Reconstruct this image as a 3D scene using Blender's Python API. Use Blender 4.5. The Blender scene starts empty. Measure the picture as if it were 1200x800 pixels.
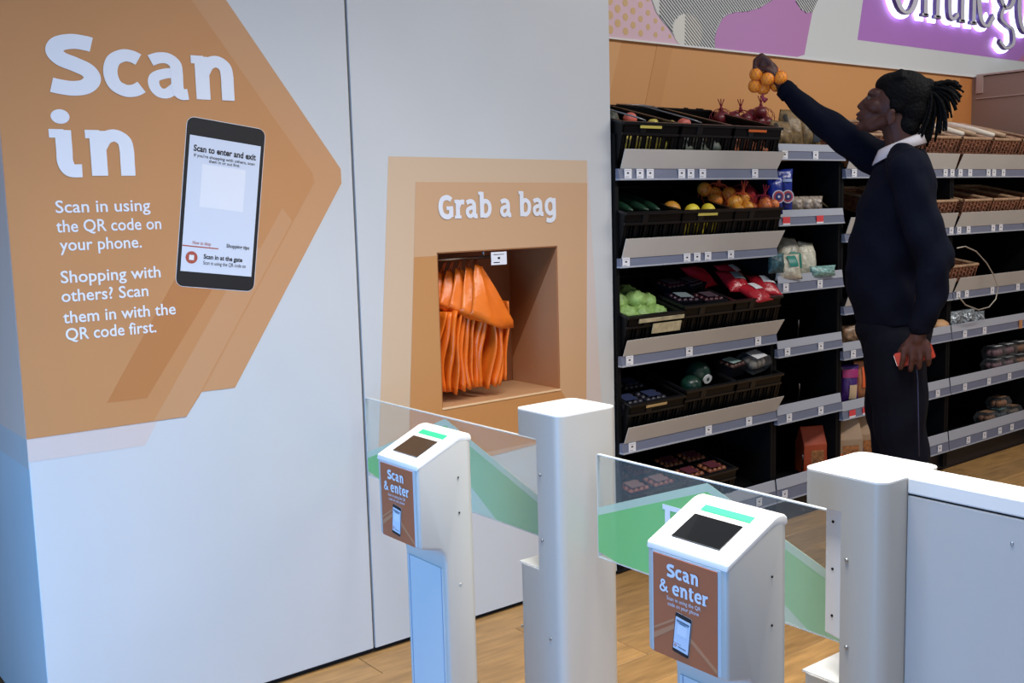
import bpy, bmesh, math, random
from mathutils import Vector, Matrix
random.seed(7)
PI = math.pi
C = bpy.context.scene.collection
scene = bpy.context.scene

# ---------------------------------------------------------------- camera
cd = bpy.data.cameras.new('camera'); cam = bpy.data.objects.new('camera', cd); C.objects.link(cam)
cd.sensor_width = 36; cd.lens = 1234.12 * 36 / 1200; cd.clip_start = 0.02
YAW, PITCH, ROLL = 0.663259, 0.125425, -0.026968
_f = Vector((math.sin(YAW), math.cos(YAW), 0)); _r = Vector((math.cos(YAW), -math.sin(YAW), 0)); _u = Vector((0, 0, 1))
fwd = _f * math.cos(PITCH) - _u * math.sin(PITCH); up = _u * math.cos(PITCH) + _f * math.sin(PITCH)
rt = _r * math.cos(ROLL) + up * math.sin(ROLL); up = up * math.cos(ROLL) - _r * math.sin(ROLL)
M = Matrix((rt, up, -fwd)).transposed().to_4x4(); M.translation = (0, 0, 1.45)
cam.matrix_world = M
scene.camera = cam

# ---------------------------------------------------------------- light and exposure
w = bpy.data.worlds.new('world'); scene.world = w; w.use_nodes = True
w.node_tree.nodes['Background'].inputs[0].default_value = (0.80, 0.88, 1.0, 1)
w.node_tree.nodes['Background'].inputs[1].default_value = 0.20
scene.view_settings.view_transform = 'Standard'; scene.view_settings.look = 'None'
scene.view_settings.exposure = 0.0; scene.view_settings.gamma = 1.0
scene.view_settings.use_curve_mapping = False

def area(name, loc, target, sx, sy, power, col, spread=180):
    l = bpy.data.lights.new(name, 'AREA'); l.shape = 'RECTANGLE'; l.size = sx; l.size_y = sy
    l.energy = power; l.color = col; l.spread = math.radians(spread)
    o = bpy.data.objects.new(name, l); C.objects.link(o); o.location = loc
    o.rotation_euler = (Vector(target) - Vector(loc)).to_track_quat('-Z', 'Y').to_euler()
    return o
area('ceiling_lamp_entrance', (1.4, 1.1, 3.3), (1.4, 1.1, 0), 1.4, 1.2, 66, (1.0, 0.99, 0.97), 110)
area('ceiling_lamp_aisle', (3.2, 0.9, 3.4), (3.2, 1.1, 0), 2.4, 0.4, 34, (1.0, 0.98, 0.95))
area('ceiling_lamp_far', (5.4, 0.8, 3.4), (5.4, 1.3, 0), 2.4, 0.4, 60, (1.0, 0.95, 0.89))
area('entrance_daylight', (-1.15, 0.95, 0.60), (1.0, 2.2, 0.35), 1.8, 1.1, 36, (0.12, 0.44, 1.0), 125)
area('blue_wall_fill', (-0.15, 2.25, 0.50), (0.85, 2.95, 0.45), 0.6, 0.6, 7, (0.12, 0.46, 1.0))  # added unseen fill that deepens the blue on the low left wall
area('shop_front_daylight', (2.0, -3.2, 1.3), (2.0, 2.6, 1.3), 4.0, 2.0, 27, (1.0, 0.99, 0.98))

# ---------------------------------------------------------------- materials
def lin(c):
    if isinstance(c, str): c = [int(c[i:i+2], 16) / 255 for i in (0, 2, 4)]
    return tuple(v / 12.92 if v <= .04045 else ((v + .055) / 1.055) ** 2.4 for v in c) + (1,)
_m = {}
def mat(name, col, rough=.5, metal=0, noise=0, nscale=20, bump=0, bscale=60, emit=0, coat=0, stretch=None, var=0, trans=0, spec=.5, alpha=1):
    if name in _m: return _m[name]
    m = bpy.data.materials.new(name); m.use_nodes = True; nt = m.node_tree
    b = nt.nodes['Principled BSDF']; c = lin(col)
    b.inputs['Base Color'].default_value = c; b.inputs['Roughness'].default_value = rough
    b.inputs['Metallic'].default_value = metal; b.inputs['Coat Weight'].default_value = coat
    b.inputs['Specular IOR Level'].default_value = spec; b.inputs['Transmission Weight'].default_value = trans
    b.inputs['Alpha'].default_value = alpha
    tc = nt.nodes.new('ShaderNodeTexCoord'); mp = nt.nodes.new('ShaderNodeMapping')
    nt.links.new(tc.outputs['Object'], mp.inputs[0])
    if stretch: mp.inputs['Scale'].default_value = stretch
    src = None
    if noise:
        n = nt.nodes.new('ShaderNodeTexNoise'); n.inputs['Scale'].default_value = nscale; n.inputs['Detail'].default_value = 4
        nt.links.new(mp.outputs[0], n.inputs['Vector'])
        r = nt.nodes.new('ShaderNodeMapRange'); r.inputs[1].default_value = .3; r.inputs[2].default_value = .7
        r.inputs[3].default_value = 1 - noise; r.inputs[4].default_value = 1 + noise
        nt.links.new(n.outputs['Fac'], r.inputs[0]); src = r.outputs[0]
    if var:
        oi = nt.nodes.new('ShaderNodeObjectInfo'); r2 = nt.nodes.new('ShaderNodeMapRange')
        r2.inputs[3].default_value = 1 - var; r2.inputs[4].default_value = 1 + var
        nt.links.new(oi.outputs['Random'], r2.inputs[0])
        if src:
            mu = nt.nodes.new('ShaderNodeMath'); mu.operation = 'MULTIPLY'
            nt.links.new(src, mu.inputs[0]); nt.links.new(r2.outputs[0], mu.inputs[1]); src = mu.outputs[0]
        else: src = r2.outputs[0]
    if src:
        v = nt.nodes.new('ShaderNodeVectorMath'); v.operation = 'SCALE'; v.inputs[0].default_value = c[:3]
        nt.links.new(src, v.inputs['Scale']); nt.links.new(v.outputs[0], b.inputs['Base Color'])
    if bump:
        n = nt.nodes.new('ShaderNodeTexNoise'); n.inputs['Scale'].default_value = bscale; n.inputs['Detail'].default_value = 3
        nt.links.new(mp.outputs[0], n.inputs['Vector'])
        bp = nt.nodes.new('ShaderNodeBump'); bp.inputs['Strength'].default_value = bump; bp.inputs['Distance'].default_value = .01
        nt.links.new(n.outputs['Fac'], bp.inputs['Height']); nt.links.new(bp.outputs[0], b.inputs['Normal'])
    if emit:
        b.inputs['Emission Color'].default_value = c; b.inputs['Emission Strength'].default_value = emit
    _m[name] = m; return m

def film(name, col, opac, rough=.08):
    """thin see-through sheet: transparent tinted by col, with a glossy skin"""
    if name in _m: return _m[name]
    m = bpy.data.materials.new(name); m.use_nodes = True; nt = m.node_tree; nt.nodes.clear()
    out = nt.nodes.new('ShaderNodeOutputMaterial')
    tr = nt.nodes.new('ShaderNodeBsdfTransparent'); df = nt.nodes.new('ShaderNodeBsdfDiffuse'); gl = nt.nodes.new('ShaderNodeBsdfGlossy')
    tr.inputs[0].default_value = (.94, .96, .95, 1); df.inputs[0].default_value = lin(col); gl.inputs['Roughness'].default_value = rough
    m1 = nt.nodes.new('ShaderNodeMixShader'); m1.inputs[0].default_value = opac
    nt.links.new(tr.outputs[0], m1.inputs[1]); nt.links.new(df.outputs[0], m1.inputs[2])
    fr = nt.nodes.new('ShaderNodeLayerWeight'); fr.inputs[0].default_value = .25
    pw = nt.nodes.new('ShaderNodeMath'); pw.operation = 'MULTIPLY_ADD'; pw.inputs[1].default_value = .18; pw.inputs[2].default_value = .02
    nt.links.new(fr.outputs['Facing'], pw.inputs[0])
    m2 = nt.nodes.new('ShaderNodeMixShader'); nt.links.new(pw.outputs[0], m2.inputs[0])
    nt.links.new(m1.outputs[0], m2.inputs[1]); nt.links.new(gl.outputs[0], m2.inputs[2]); nt.links.new(m2.outputs[0], out.inputs[0])
    _m[name] = m; return m

WALL = mat('wall_paint', 'c6c8c9', .42, noise=.02, nscale=3, bump=.03, bscale=8)
DARK = mat('dark_gap', '0a0a0a', .8)
ORANGE = mat('orange_vinyl', 'be8757', .38, noise=.02, nscale=4)
ORANGE_L = mat('light_orange_vinyl', 'c29167', .38)
ORANGE_LL = mat('pale_orange_vinyl', 'c9a17c', .38)
ORANGE_D = mat('deep_orange_vinyl', 'b57846', .38)
PEACH = mat('peach_vinyl', 'cdb295', .4)
PINKGREY = mat('pink_grey_vinyl', 'cdc0ba', .4)
MAUVE = mat('mauve_vinyl', 'ecc4b0', .3)
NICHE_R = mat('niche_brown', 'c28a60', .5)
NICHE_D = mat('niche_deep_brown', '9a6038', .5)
WHITE_P = mat('white_print', 'dfe2ea', .4)
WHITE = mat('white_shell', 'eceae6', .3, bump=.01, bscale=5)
SHADESHELL = mat('shaded_white_shell', 'bab8b2', .38)  # same white shell, with the shade of its sides put into the colour
BLUELIT_SHELL = mat('bluelit_shell', 'c0c8cc', .35)  # white shell with a little of the blue entrance light in its colour
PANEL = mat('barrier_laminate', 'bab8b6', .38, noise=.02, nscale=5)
BLACK = mat('black_print', '141418', .5)
BLACKP = mat('black_plastic', '070709', .4, spec=.25, bump=.05)
SHELFBLK = mat('black_shelf_metal', '060709', .6, spec=.2)
RAIL = mat('grey_price_rail', '6f7488', .35, noise=.05, nscale=12, stretch=(1, 8, 8))
RAIL_L = mat('pale_price_rail', 'a9adb8', .3)
STOP = mat('frosted_stop', 'c3bfb9', .35, noise=.04, nscale=3)
CARD = mat('price_card', 'e4e4ea', .5)
REDCARD = mat('red_price_card', 'd8444a', .5)
CHROME = mat('steel', 'a8a8a8', .3, metal=1)
SCREEN = mat('dark_screen', '0d0c0c', .06, coat=1)
LED = mat('mint_light_bar', '2ec47a', .6, emit=.30)
POSTER = mat('rust_poster', 'b4633c', .45)
POSTER_L = mat('tan_poster_band', 'bf8058', .45)
PHONE_S = mat('phone_screen_print', 'cfd6e4', .4)
REDICON = mat('red_icon_print', 'a8503f', .5)
BAG = mat('orange_carrier_plastic', 'e8741f', .32, bump=.25, bscale=30, noise=.08, nscale=9)
SKIN = mat('brown_skin', '4a2c26', .5, spec=.3, noise=.06, nscale=30, bump=.05, bscale=120)
HAIR = mat('black_hair', '050507', .75, spec=.15, bump=.8, bscale=90)
SWEATER = mat('navy_knit', '060a1a', .85, spec=.12, bump=.35, bscale=14, noise=.15, nscale=6)
TROUSER = mat('navy_trouser_cloth', '030412', .8, spec=.15, bump=.3, bscale=9)
SHIRT = mat('white_shirt_cotton', 'c9c2c8', .7)
SHOE = mat('black_leather', '0c0c0c', .35)

# ---------------------------------------------------------------- mesh helpers
class MB:
    def __init__(s): s.v = []; s.f = []; s.mi = []
    def add(s, vs, fs, mi=0):
        n = len(s.v); s.v += [tuple(v) for v in vs]; s.f += [tuple(n + i for i in f) for f in fs]; s.mi += [mi] * len(fs)
        return s
    def box(s, x0, x1, y0, y1, z0, z1, mi=0):
        return s.add([(x0,y0,z0),(x1,y0,z0),(x1,y1,z0),(x0,y1,z0),(x0,y0,z1),(x1,y0,z1),(x1,y1,z1),(x0,y1,z1)],
                     [(0,3,2,1),(4,5,6,7),(0,1,5,4),(1,2,6,5),(2,3,7,6),(3,0,4,7)], mi)
    def prism(s, pts, fn, d0, d1, mi=0):
        """polygon pts extruded; fn(a,b,d)->xyz"""
        n = len(pts); vs = [fn(a, b, d0) for a, b in pts] + [fn(a, b, d1) for a, b in pts]
        return s.add(vs, [tuple(range(n))[::-1], tuple(range(n, 2 * n))] + [(i, (i + 1) % n, n + (i + 1) % n, n + i) for i in range(n)], mi)
    def tube(s, pts, r, seg=8, mi=0, cap=True):
        pts = [Vector(p) for p in pts]; n = len(pts); rs = r if isinstance(r, (list, tuple)) else [r] * n
        vs = []; prev = None
        for i, p in enumerate(pts):
            t = (pts[min(i + 1, n - 1)] - pts[max(i - 1, 0)])
            t = t.normalized() if t.length > 1e-9 else Vector((0, 0, 1))
            if prev is None: a = t.orthogonal().normalized()
            else:
                a = prev - t * prev.dot(t); a = a.normalized() if a.length > 1e-6 else t.orthogonal().normalized()
            prev = a; b = t.cross(a)
            vs += [p + (a * math.cos(2 * PI * k / seg) + b * math.sin(2 * PI * k / seg)) * rs[i] for k in range(seg)]
        fs = [(i * seg + k, i * seg + (k + 1) % seg, (i + 1) * seg + (k + 1) % seg, (i + 1) * seg + k) for i in range(n - 1) for k in range(seg)]
        if cap: fs += [tuple(range(seg))[::-1], tuple(range((n - 1) * seg, n * seg))]
        return s.add(vs, fs, mi)
    def ball(s, c, r, seg=16, rings=10, mi=0, rot=None, fn=None):
        r = r if isinstance(r, (tuple, list)) else (r, r, r); vs = []; c = Vector(c)
        for i in range(rings + 1):
            th = PI * i / rings
            for k in range(seg):
                ph = 2 * PI * k / seg
                p = Vector((math.sin(th) * math.cos(ph), math.sin(th) * math.sin(ph), math.cos(th)))
                if fn: p = p * fn(p)
                p = Vector((p.x * r[0], p.y * r[1], p.z * r[2]))
                if rot: p = rot @ p
                vs.append(c + p)
        fs = [(i * seg + k, (i + 1) * seg + k, (i + 1) * seg + (k + 1) % seg, i * seg + (k + 1) % seg) for i in range(rings) for k in range(seg)]
        return s.add(vs, fs, mi)
    def grid(s, fn, nu, nv, mi=0, thick=0):
        vs = [fn(i / nu, j / nv) for j in range(nv + 1) for i in range(nu + 1)]
        fs = [(j * (nu + 1) + i, j * (nu + 1) + i + 1, (j + 1) * (nu + 1) + i + 1, (j + 1) * (nu + 1) + i) for j in range(nv) for i in range(nu)]
        return s.add(vs, fs, mi)
    def build(s, name, mats, parent=None, smooth=False, bevel=0, bseg=2, merge=False, xf=None, solid=0, rec=True):
        me = bpy.data.meshes.new(name); me.from_pydata(s.v, [], s.f)
        for i, p in enumerate(me.polygons): p.material_index = s.mi[i]
        bm = bmesh.new(); bm.from_mesh(me)
        if merge: bmesh.ops.remove_doubles(bm, verts=bm.verts, dist=1e-5)
        if rec: bmesh.ops.recalc_face_normals(bm, faces=bm.faces)
        if bevel:
            bmesh.ops.remove_doubles(bm, verts=bm.verts, dist=1e-6)
            es = [e for e in bm.edges if len(e.link_faces) == 2 and e.calc_face_angle(0) > .35]
            bmesh.ops.bevel(bm, geom=es, offset=bevel, segments=bseg, affect='EDGES', profile=.5, clamp_overlap=True)
        if solid: bmesh.ops.solidify(bm, geom=bm.faces[:], thickness=solid)
        if smooth:
            for f in bm.faces: f.smooth = True
            if bevel or smooth == 'auto':
                for e in bm.edges:
                    if len(e.link_faces) == 2 and e.calc_face_angle(0) > .7: e.smooth = False
        bm.to_mesh(me); bm.free()
        return link(name, me, mats, parent, xf)
def link(name, me, mats, parent=None, xf=None):
    for m in (mats if isinstance(mats, (list, tuple)) else [mats]):
        me.materials.append(m)
    o = bpy.data.objects.new(name, me); C.objects.link(o)
    if parent: o.parent = parent
    if xf: o.matrix_local = xf
    return o
def thing(name, label, cat, loc=(0, 0, 0), rz=0, group=None):
    o = bpy.data.objects.new(name, None); C.objects.link(o); o.location = loc; o.rotation_euler = (0, 0, rz)
    o.empty_display_size = .05
    o['label'] = label; o['category'] = cat
    if group: o['group'] = group
    return o
def tag(o, label, cat, group=None):
    o['label'] = label; o['category'] = cat
    if group: o['group'] = group
    return o
KIDS = {}
def copy_tree(o, parent=None):
    c = o.copy(); C.objects.link(c)
    if parent: c.parent = parent
    for ch in list(o.children): copy_tree(ch, c)
    return c

def text_mesh(body, size, bold=0, align='CENTER'):
    cu = bpy.data.curves.new('t', 'FONT'); cu.body = body; cu.size = size; cu.offset = bold * size; cu.align_x = align; cu.resolution_u = 3
    o = bpy.data.objects.new('t', cu); C.objects.link(o)
    bpy.context.view_layer.update()
    me = bpy.data.meshes.new_from_object(o.evaluated_get(bpy.context.evaluated_depsgraph_get()))
    bpy.data.objects.remove(o); bpy.data.curves.remove(cu)
    vs = [v.co.copy() for v in me.vertices]; fs = [tuple(p.vertices) for p in me.polygons]
    bpy.data.meshes.remove(me); return vs, fs
def fit_text(body, bold, x0, x1, base, size, fn, mb, mi=0):
    """text filling x0..x1 with baseline base and font size; fn(a,b)->xyz"""
    vs, fs = text_mesh(body, 1.0, bold, 'LEFT')
    lo = min(v.x for v in vs); hi = max(v.x for v in vs); k = (x1 - x0) / (hi - lo)
    mb.add([fn(x0 + (v.x - lo) * k, base + v.y * size) for v in vs], fs, mi)

# heavy slab letters drawn as strokes
def spline(p, n=7):
    if len(p) == 2: return [Vector(p[0]), Vector(p[1])]
    q = [Vector(a) for a in p]; q = [q[0] * 2 - q[1]] + q + [q[-1] * 2 - q[-2]]; out = []
    for i in range(1, len(q) - 2):
        for k in range(n):
            t = k / n; a, b, c, d = q[i - 1:i + 3]
            out.append(.5 * ((2 * b) + (c - a) * t + (2 * a - 5 * b + 4 * c - d) * t * t + (3 * b - a - 3 * c + d) * t ** 3))
    out.append(q[-2]); return out
GL = {
 'S': (.74, [([(.62,.865),(.54,.885),(.37,.90),(.19,.84),(.13,.71),(.21,.59),(.38,.51),(.55,.41),(.60,.27),(.51,.14),(.34,.095),(.16,.115),(.06,.14)], .205)], []),
 'c': (.60, [([(.51,.60),(.42,.645),(.30,.65),(.16,.56),(.11,.37),(.16,.18),(.30,.09),(.43,.10),(.53,.16)], .175)], []),
 'a': (.66, [([(.08,.60),(.20,.65),(.33,.65),(.43,.57),(.45,.44),(.45,.16),(.50,.07),(.60,.075)], .16), ([(.44,.42),(.28,.40),(.13,.33),(.11,.20),(.18,.09),(.30,.08),(.44,.2)], .145)], []),
 'n': (.74, [([(.17,.72),(.17,0)], .19), ([(.01,.665),(.2,.665)], .12), ([(.19,.46),(.27,.60),(.40,.65),(.52,.57),(.55,.42),(.55,.2),(.55,0)], .175)], []),
 'i': (.46, [([(.01,.665),(.2,.665)], .12), ([(.19,.72),(.19,.40),(.19,.22),(.25,.09),(.40,.08)], .185)], [(.17,.93,.12)]),
 'G': (.78, [([(.64,.80),(.52,.885),(.38,.90),(.2,.8),(.12,.5),(.2,.2),(.38,.09),(.52,.10),(.62,.17)], .18), ([(.62,.07),(.62,.48)], .18), ([(.40,.45),(.71,.45)], .13)], []),
 'r': (.52, [([(.17,.72),(.17,0)], .18), ([(.01,.665),(.2,.665)], .12), ([(.01,.055),(.33,.055)], .11), ([(.18,.44),(.26,.59),(.36,.64),(.48,.63)], .17)], []),
 'b': (.72, [([(.0,.97),(.2,.97)], .11), ([(.17,1.02),(.17,0)], .18), ([(.17,.5),(.27,.63),(.40,.65),(.53,.55),(.57,.37),(.52,.18),(.40,.085),(.27,.09),(.17,.2)], .16)], []),
 'g': (.70, [([(.52,.52),(.40,.65),(.28,.65),(.15,.55),(.11,.37),(.15,.2),(.28,.09),(.40,.11),(.52,.22)], .16), ([(.54,.72),(.54,.3),(.54,-.03),(.45,-.17),(.28,-.21),(.10,-.17)], .17)], []),
 'e': (.64, [([(.16,.37),(.53,.37)], .12), ([(.52,.36),(.52,.50),(.46,.62),(.33,.655),(.18,.58),(.11,.38),(.16,.18),(.30,.085),(.43,.09),(.55,.15)], .165)], []),
 't': (.48, [([(.19,.90),(.19,.45),(.19,.22),(.26,.09),(.42,.085)], .18), ([(.02,.665),(.42,.665)], .12)], []),
 '&': (.80, [([(.74,.04),(.52,.26),(.27,.58),(.20,.76),(.26,.89),(.40,.90),(.47,.79),(.40,.65),(.22,.50),(.11,.32),(.14,.14),(.30,.06),(.48,.13),(.62,.30),(.66,.48)], .125)], []),
 ' ': (.34, [], []), 'k': (.7, [], []),
}
def slab_text(body, x0, x1, base, cap, fn, mb, mi=0):
    """each stroke is a thin raised slip, laid a hair above the one before"""
    k = 0
    tot = sum(GL[c][0] for c in body) - .08; kx = (x1 - x0) / tot; x = 0
    def yy(y): return y * 1.1 * cap
    for ch in body:
        adv, strokes, dots = GL[ch]; sc = .909 if ch in 'SG&' else 1
        for pts, wd in strokes:
            P = [Vector((p.x, p.y * sc)) for p in spline(pts)]; vs = []; k = (k + 1) % 4
            for i, p in enumerate(P):
                t = (P[min(i + 1, len(P) - 1)] - P[max(i - 1, 0)]).normalized(); nrm = Vector((-t.y, t.x)) * wd * .56
                for q in (p + nrm, p - nrm): vs.append(fn(x0 + (x + q.x) * kx, base + yy(q.y), k * .00025 + .0002 * i / len(P)))
            mb.add(vs, [(2 * i, 2 * i + 1, 2 * i + 3, 2 * i + 2) for i in range(len(P) - 1)], mi)
        for cx, cy, r in dots:
            mb.add([fn(x0 + (x + cx + r * math.cos(a * PI / 10)) * kx, base + yy(cy + r * .95 * math.sin(a * PI / 10)), 0) for a in range(20)], [tuple(range(20))], mi)
        x += adv

# ---------------------------------------------------------------- the setting
WY = 2.935
def struct(o): o['kind'] = 'structure'; return o
floor = struct(MB().box(-4, 9, -4, 6, -.06, -.004).build('floor', mat('floor_bed', '8a6640', .5, noise=.15, nscale=2)))
PLANK = mat('wood_vinyl_plank', 'a47d4c', .42, noise=.24, nscale=5, stretch=(1.2, 8, 1), var=.2, bump=.06, bscale=20)
pm = MB().box(0, .916, 0, .150, -.004, 0).build('plank', PLANK, floor, bevel=.0015, bseg=1)
pm.location = (-.4, .35, 0)
rows = [(j, i) for j in range(17) for i in range(9)]
for j, i in rows[1:]:
    o = pm.copy(); C.objects.link(o); o.location = (-.4 + ((j * 7) % 5) * .19 + i * .918 - .2, .35 + j * .152, 0)

def mapY(y):  # drawings on the wall front: a = X, b = Z
    return lambda a, b, d=0: (a, y - d, b)
wl = bpy.data.objects.new('wall_left', None); C.objects.link(wl); wl['kind'] = 'structure'
# panel with the corner
MB().box(.664, 1.676, WY, WY + .9, .014, 3.0).build('wall_panel', WALL, wl, bevel=.003, bseg=2)
# panel with the bag niche
NX0, NX1, NZ0, NZ1, ND = 1.983, 2.514, .779, 1.311, .285
p = MB()
p.box(1.684, NX0, WY, WY + .5, .014, 3.0).box(NX1, 2.79, WY, WY + .5, .014, 3.0).box(NX0, NX1, WY, WY + .5, .014, NZ0).box(NX0, NX1, WY, WY + .5, NZ1, 3.0).box(NX0, NX1, WY + ND, WY + .5, NZ0, NZ1)
p.build('wall_panel', WALL, wl)
MB().box(1.66, 1.70, WY + .02, WY + .05, 0, 3.0).build('panel_seam', mat('seam_blue_grey', '3c4654', .6), wl)  # dark strip behind the open joint between the wall panels
MB().box(.70, 2.78, WY + .012, WY + .3, 0, .016).build('plinth', DARK, wl)

# niche lining
nl = thing('bag_niche', 'square orange-brown recess in the wall under the Grab a bag lettering', 'niche', (NX0, WY, NZ0))
T = .004
q = MB()
q.box(0, NX1 - NX0, 0, ND, 0, T, 0)
q.build('niche_floor', mat('niche_floor_tan', 'c89a70', .35), nl)
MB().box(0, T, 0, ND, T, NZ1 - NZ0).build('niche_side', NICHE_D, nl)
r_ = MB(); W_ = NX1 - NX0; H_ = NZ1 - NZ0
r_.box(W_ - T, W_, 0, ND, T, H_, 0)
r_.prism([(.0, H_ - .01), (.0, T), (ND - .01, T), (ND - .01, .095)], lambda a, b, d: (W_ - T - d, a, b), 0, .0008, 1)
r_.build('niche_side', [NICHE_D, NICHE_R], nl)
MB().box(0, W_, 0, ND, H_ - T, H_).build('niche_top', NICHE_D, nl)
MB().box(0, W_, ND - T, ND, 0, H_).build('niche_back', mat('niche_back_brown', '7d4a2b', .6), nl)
MB().tube([(.06, .10, H_ - .03), (W_ * .58, .10, H_ - .03)], .006).tube([(.07, .10, H_ - .03), (.07, .10, H_)], .004).tube([(.27, .10, H_ - .03), (.27, .10, H_)], .004).build('hanging_rail', CHROME, nl, smooth=True)

def sheet(mb, pts, y0, y1, mi=0, plane='Y'):
    mb.prism(pts, (lambda a, b, d: (a, d, b)), y0, y1, mi)
def band(pts, lev):  # thin vinyl layer in front of the wall
    return (pts, WY - .0006 * lev, WY - .0006 * lev - .0006)

# "Scan in" sign
sg = thing('wall_sign', 'large orange angular wall sign reading Scan in with a tilted phone', 'sign', (0, 0, 0))
m = MB(); sheet(m, [(.664,.82),(.972,.816),(1.007,.874),(1.03,.90),(.664,.90)], WY, WY - .0006)
m.build('pale_band', PINKGREY, sg)
m = MB(); sheet(m, [(.664,.882),(1.094,.881),(1.145,.947),(1.247,.946),(1.635,1.542),(1.635,1.586),(.98,2.49),(.664,2.49)], WY - .0006, WY - .0012)
m.build('outer_layer', ORANGE_L, sg)
m = MB(); sheet(m, [(.664,.882),(1.094,.881),(1.145,.947),(1.541,1.545),(1.537,1.573),(.90,2.45),(.664,2.45)], WY - .0012, WY - .0018)
m.build('middle_layer', ORANGE, sg)
m = MB(); sheet(m, [(.875,.951),(.986,.95),(1.26,1.33),(1.18,1.42)], WY - .0018, WY - .0022)
m.build('dark_facet', ORANGE_D, sg)
m = MB(); sheet(m, [(1.0,.882),(1.05,.882),(1.36,1.34),(1.33,1.37)], WY - .0018, WY - .0022); sheet(m, [(1.094,.881),(1.13,.93),(1.46,1.43),(1.43,1.47),(1.04,.882)], WY - .0018, WY - .0021)
m.build('light_facet', ORANGE_L, sg)
m = MB(); m.prism([(2.937,.80),(3.26,.80),(3.5,.80),(3.5,.882),(2.937,.882)], lambda a, b, d: (.664 - d, a, b), 0, .0008, 0); m.prism([(2.937,.882),(3.5,.882),(3.5,2.49),(2.937,2.49)], lambda a, b, d: (.664 - d, a, b), 0, .0012, 1)
m.build('side_wrap', [PINKGREY, MAUVE], sg)
f2 = mapY(WY - .0028)
m = MB(); slab_text('Scan', .785, 1.300, 1.780, .150, f2, m); m.build('lettering', WHITE_P, sg)
m = MB(); slab_text('in', .778, 1.000, 1.567, .150, f2, m); m.build('lettering', WHITE_P, sg)
for body, x0, x1, z in (('Scan in using', .782, 1.032, 1.471), ('the QR code on', .780, 1.059, 1.420), ('your phone.', .785, 1.001, 1.371), ('Shopping with', .781, 1.048, 1.286), ('others? Scan', .779, 1.010, 1.236), ('them in with the', .779, 1.084, 1.179), ('QR code first.', .782, 1.025, 1.133)):
    m = MB(); fit_text(body, .011, x0, x1, z, .046, f2, m); m.build('small_lettering', WHITE_P, sg)
def rrect(cx, cz, w, h, r, n=5):
    out = []
    for sx, sz, a0 in ((1, 1, 0), (-1, 1, 90), (-1, -1, 180), (1, -1, 270)):
        for k in range(n + 1):
            a = math.radians(a0 + 90 * k / n); out.append((cx + sx * (w / 2 - r) + r * math.cos(a), cz + sz * (h / 2 - r) + r * math.sin(a)))
    return out
def phone_art(parent, fn, cx, cz, w, h, rot, full=True):
    """printed phone; fn(a,b,d)->xyz with d outwards"""
    ca, sa = math.cos(rot), math.sin(rot)
    def g(a, b, d=0): return fn(cx + a * ca - b * sa, cz + a * sa + b * ca, d)
    m = MB(); m.prism(rrect(0, 0, w + .012 * w, h + .012 * w, w * .1), g, 0, .0004, 1); m.prism(rrect(0, 0, w, h, w * .09), g, 0, .0008, 0)
    m.prism([(-w*.455, -h*.41), (w*.455, -h*.41), (w*.455, h*.395), (-w*.455, h*.395)], g, .0008, .0012, 2)
    m.prism([(-w*.28, -h*.02), (w*.28, -h*.02), (w*.28, h*.235), (-w*.28, h*.235)], g, .0012, .0015, 1)
    m.prism([(-w*.455, -h*.255), (-w*.0, -h*.255), (-w*.0, -h*.262), (-w*.455, -h*.262)], g, .0012, .0015, 3)
    m.prism([(math.cos(k * PI / 8) * w * .075 - w * .33, math.sin(k * PI / 8) * w * .075 - h * .325) for k in range(16)], g, .0012, .0015, 3)
    m.prism([(-w*.36, -h*.34), (-w*.30, -h*.34), (-w*.30, -h*.31), (-w*.36, -h*.31)], g, .0015, .0017, 1)
    gg = lambda a, b: g(a, b, .0017)
    if full:
        fit_text('Scan to enter and exit', .03, -w*.40, w*.40, h*.305, h*.052, gg, m, 4)
        fit_text("If you're shopping with others, scan", .012, -w*.39, w*.39, h*.272, h*.026, gg, m, 4)
        fit_text('them in or out first.', .012, -w*.20, w*.20, h*.248, h*.026, gg, m, 4)
        fit_text('How to shop', .005, -w*.33, -w*.10, -h*.245, h*.03, gg, m, 3)
        fit_text('Shopping tips', .02, w*.10, w*.40, -h*.245, h*.032, gg, m, 4)
        fit_text('Scan in at the gate', .03, -w*.18, w*.32, -h*.325, h*.038, gg, m, 4)
        fit_text('Scan in using the QR code on', .005, -w*.18, w*.37, -h*.36, h*.032, gg, m, 4)
    else:
        for a0, a1, b, t in ((-.38, .38, .32, .022), (-.36, .36, .285, .010), (-.2, .2, .262, .010), (-.15, .32, -.325, .016)):
            m.prism([(a0*w, (b-t/2)*h), (a1*w, (b-t/2)*h), (a1*w, (b+t/2)*h), (a0*w, (b+t/2)*h)], g, .0012, .0016, 4)
    return m.build('phone_picture', [BLACK, WHITE_P, PHONE_S, REDICON, BLACK], parent)
phone_art(sg, lambda a, b, d: (a, WY - .0022 - d, b), 1.2385, 1.4795, .236, .478, math.radians(-8.0))

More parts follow.
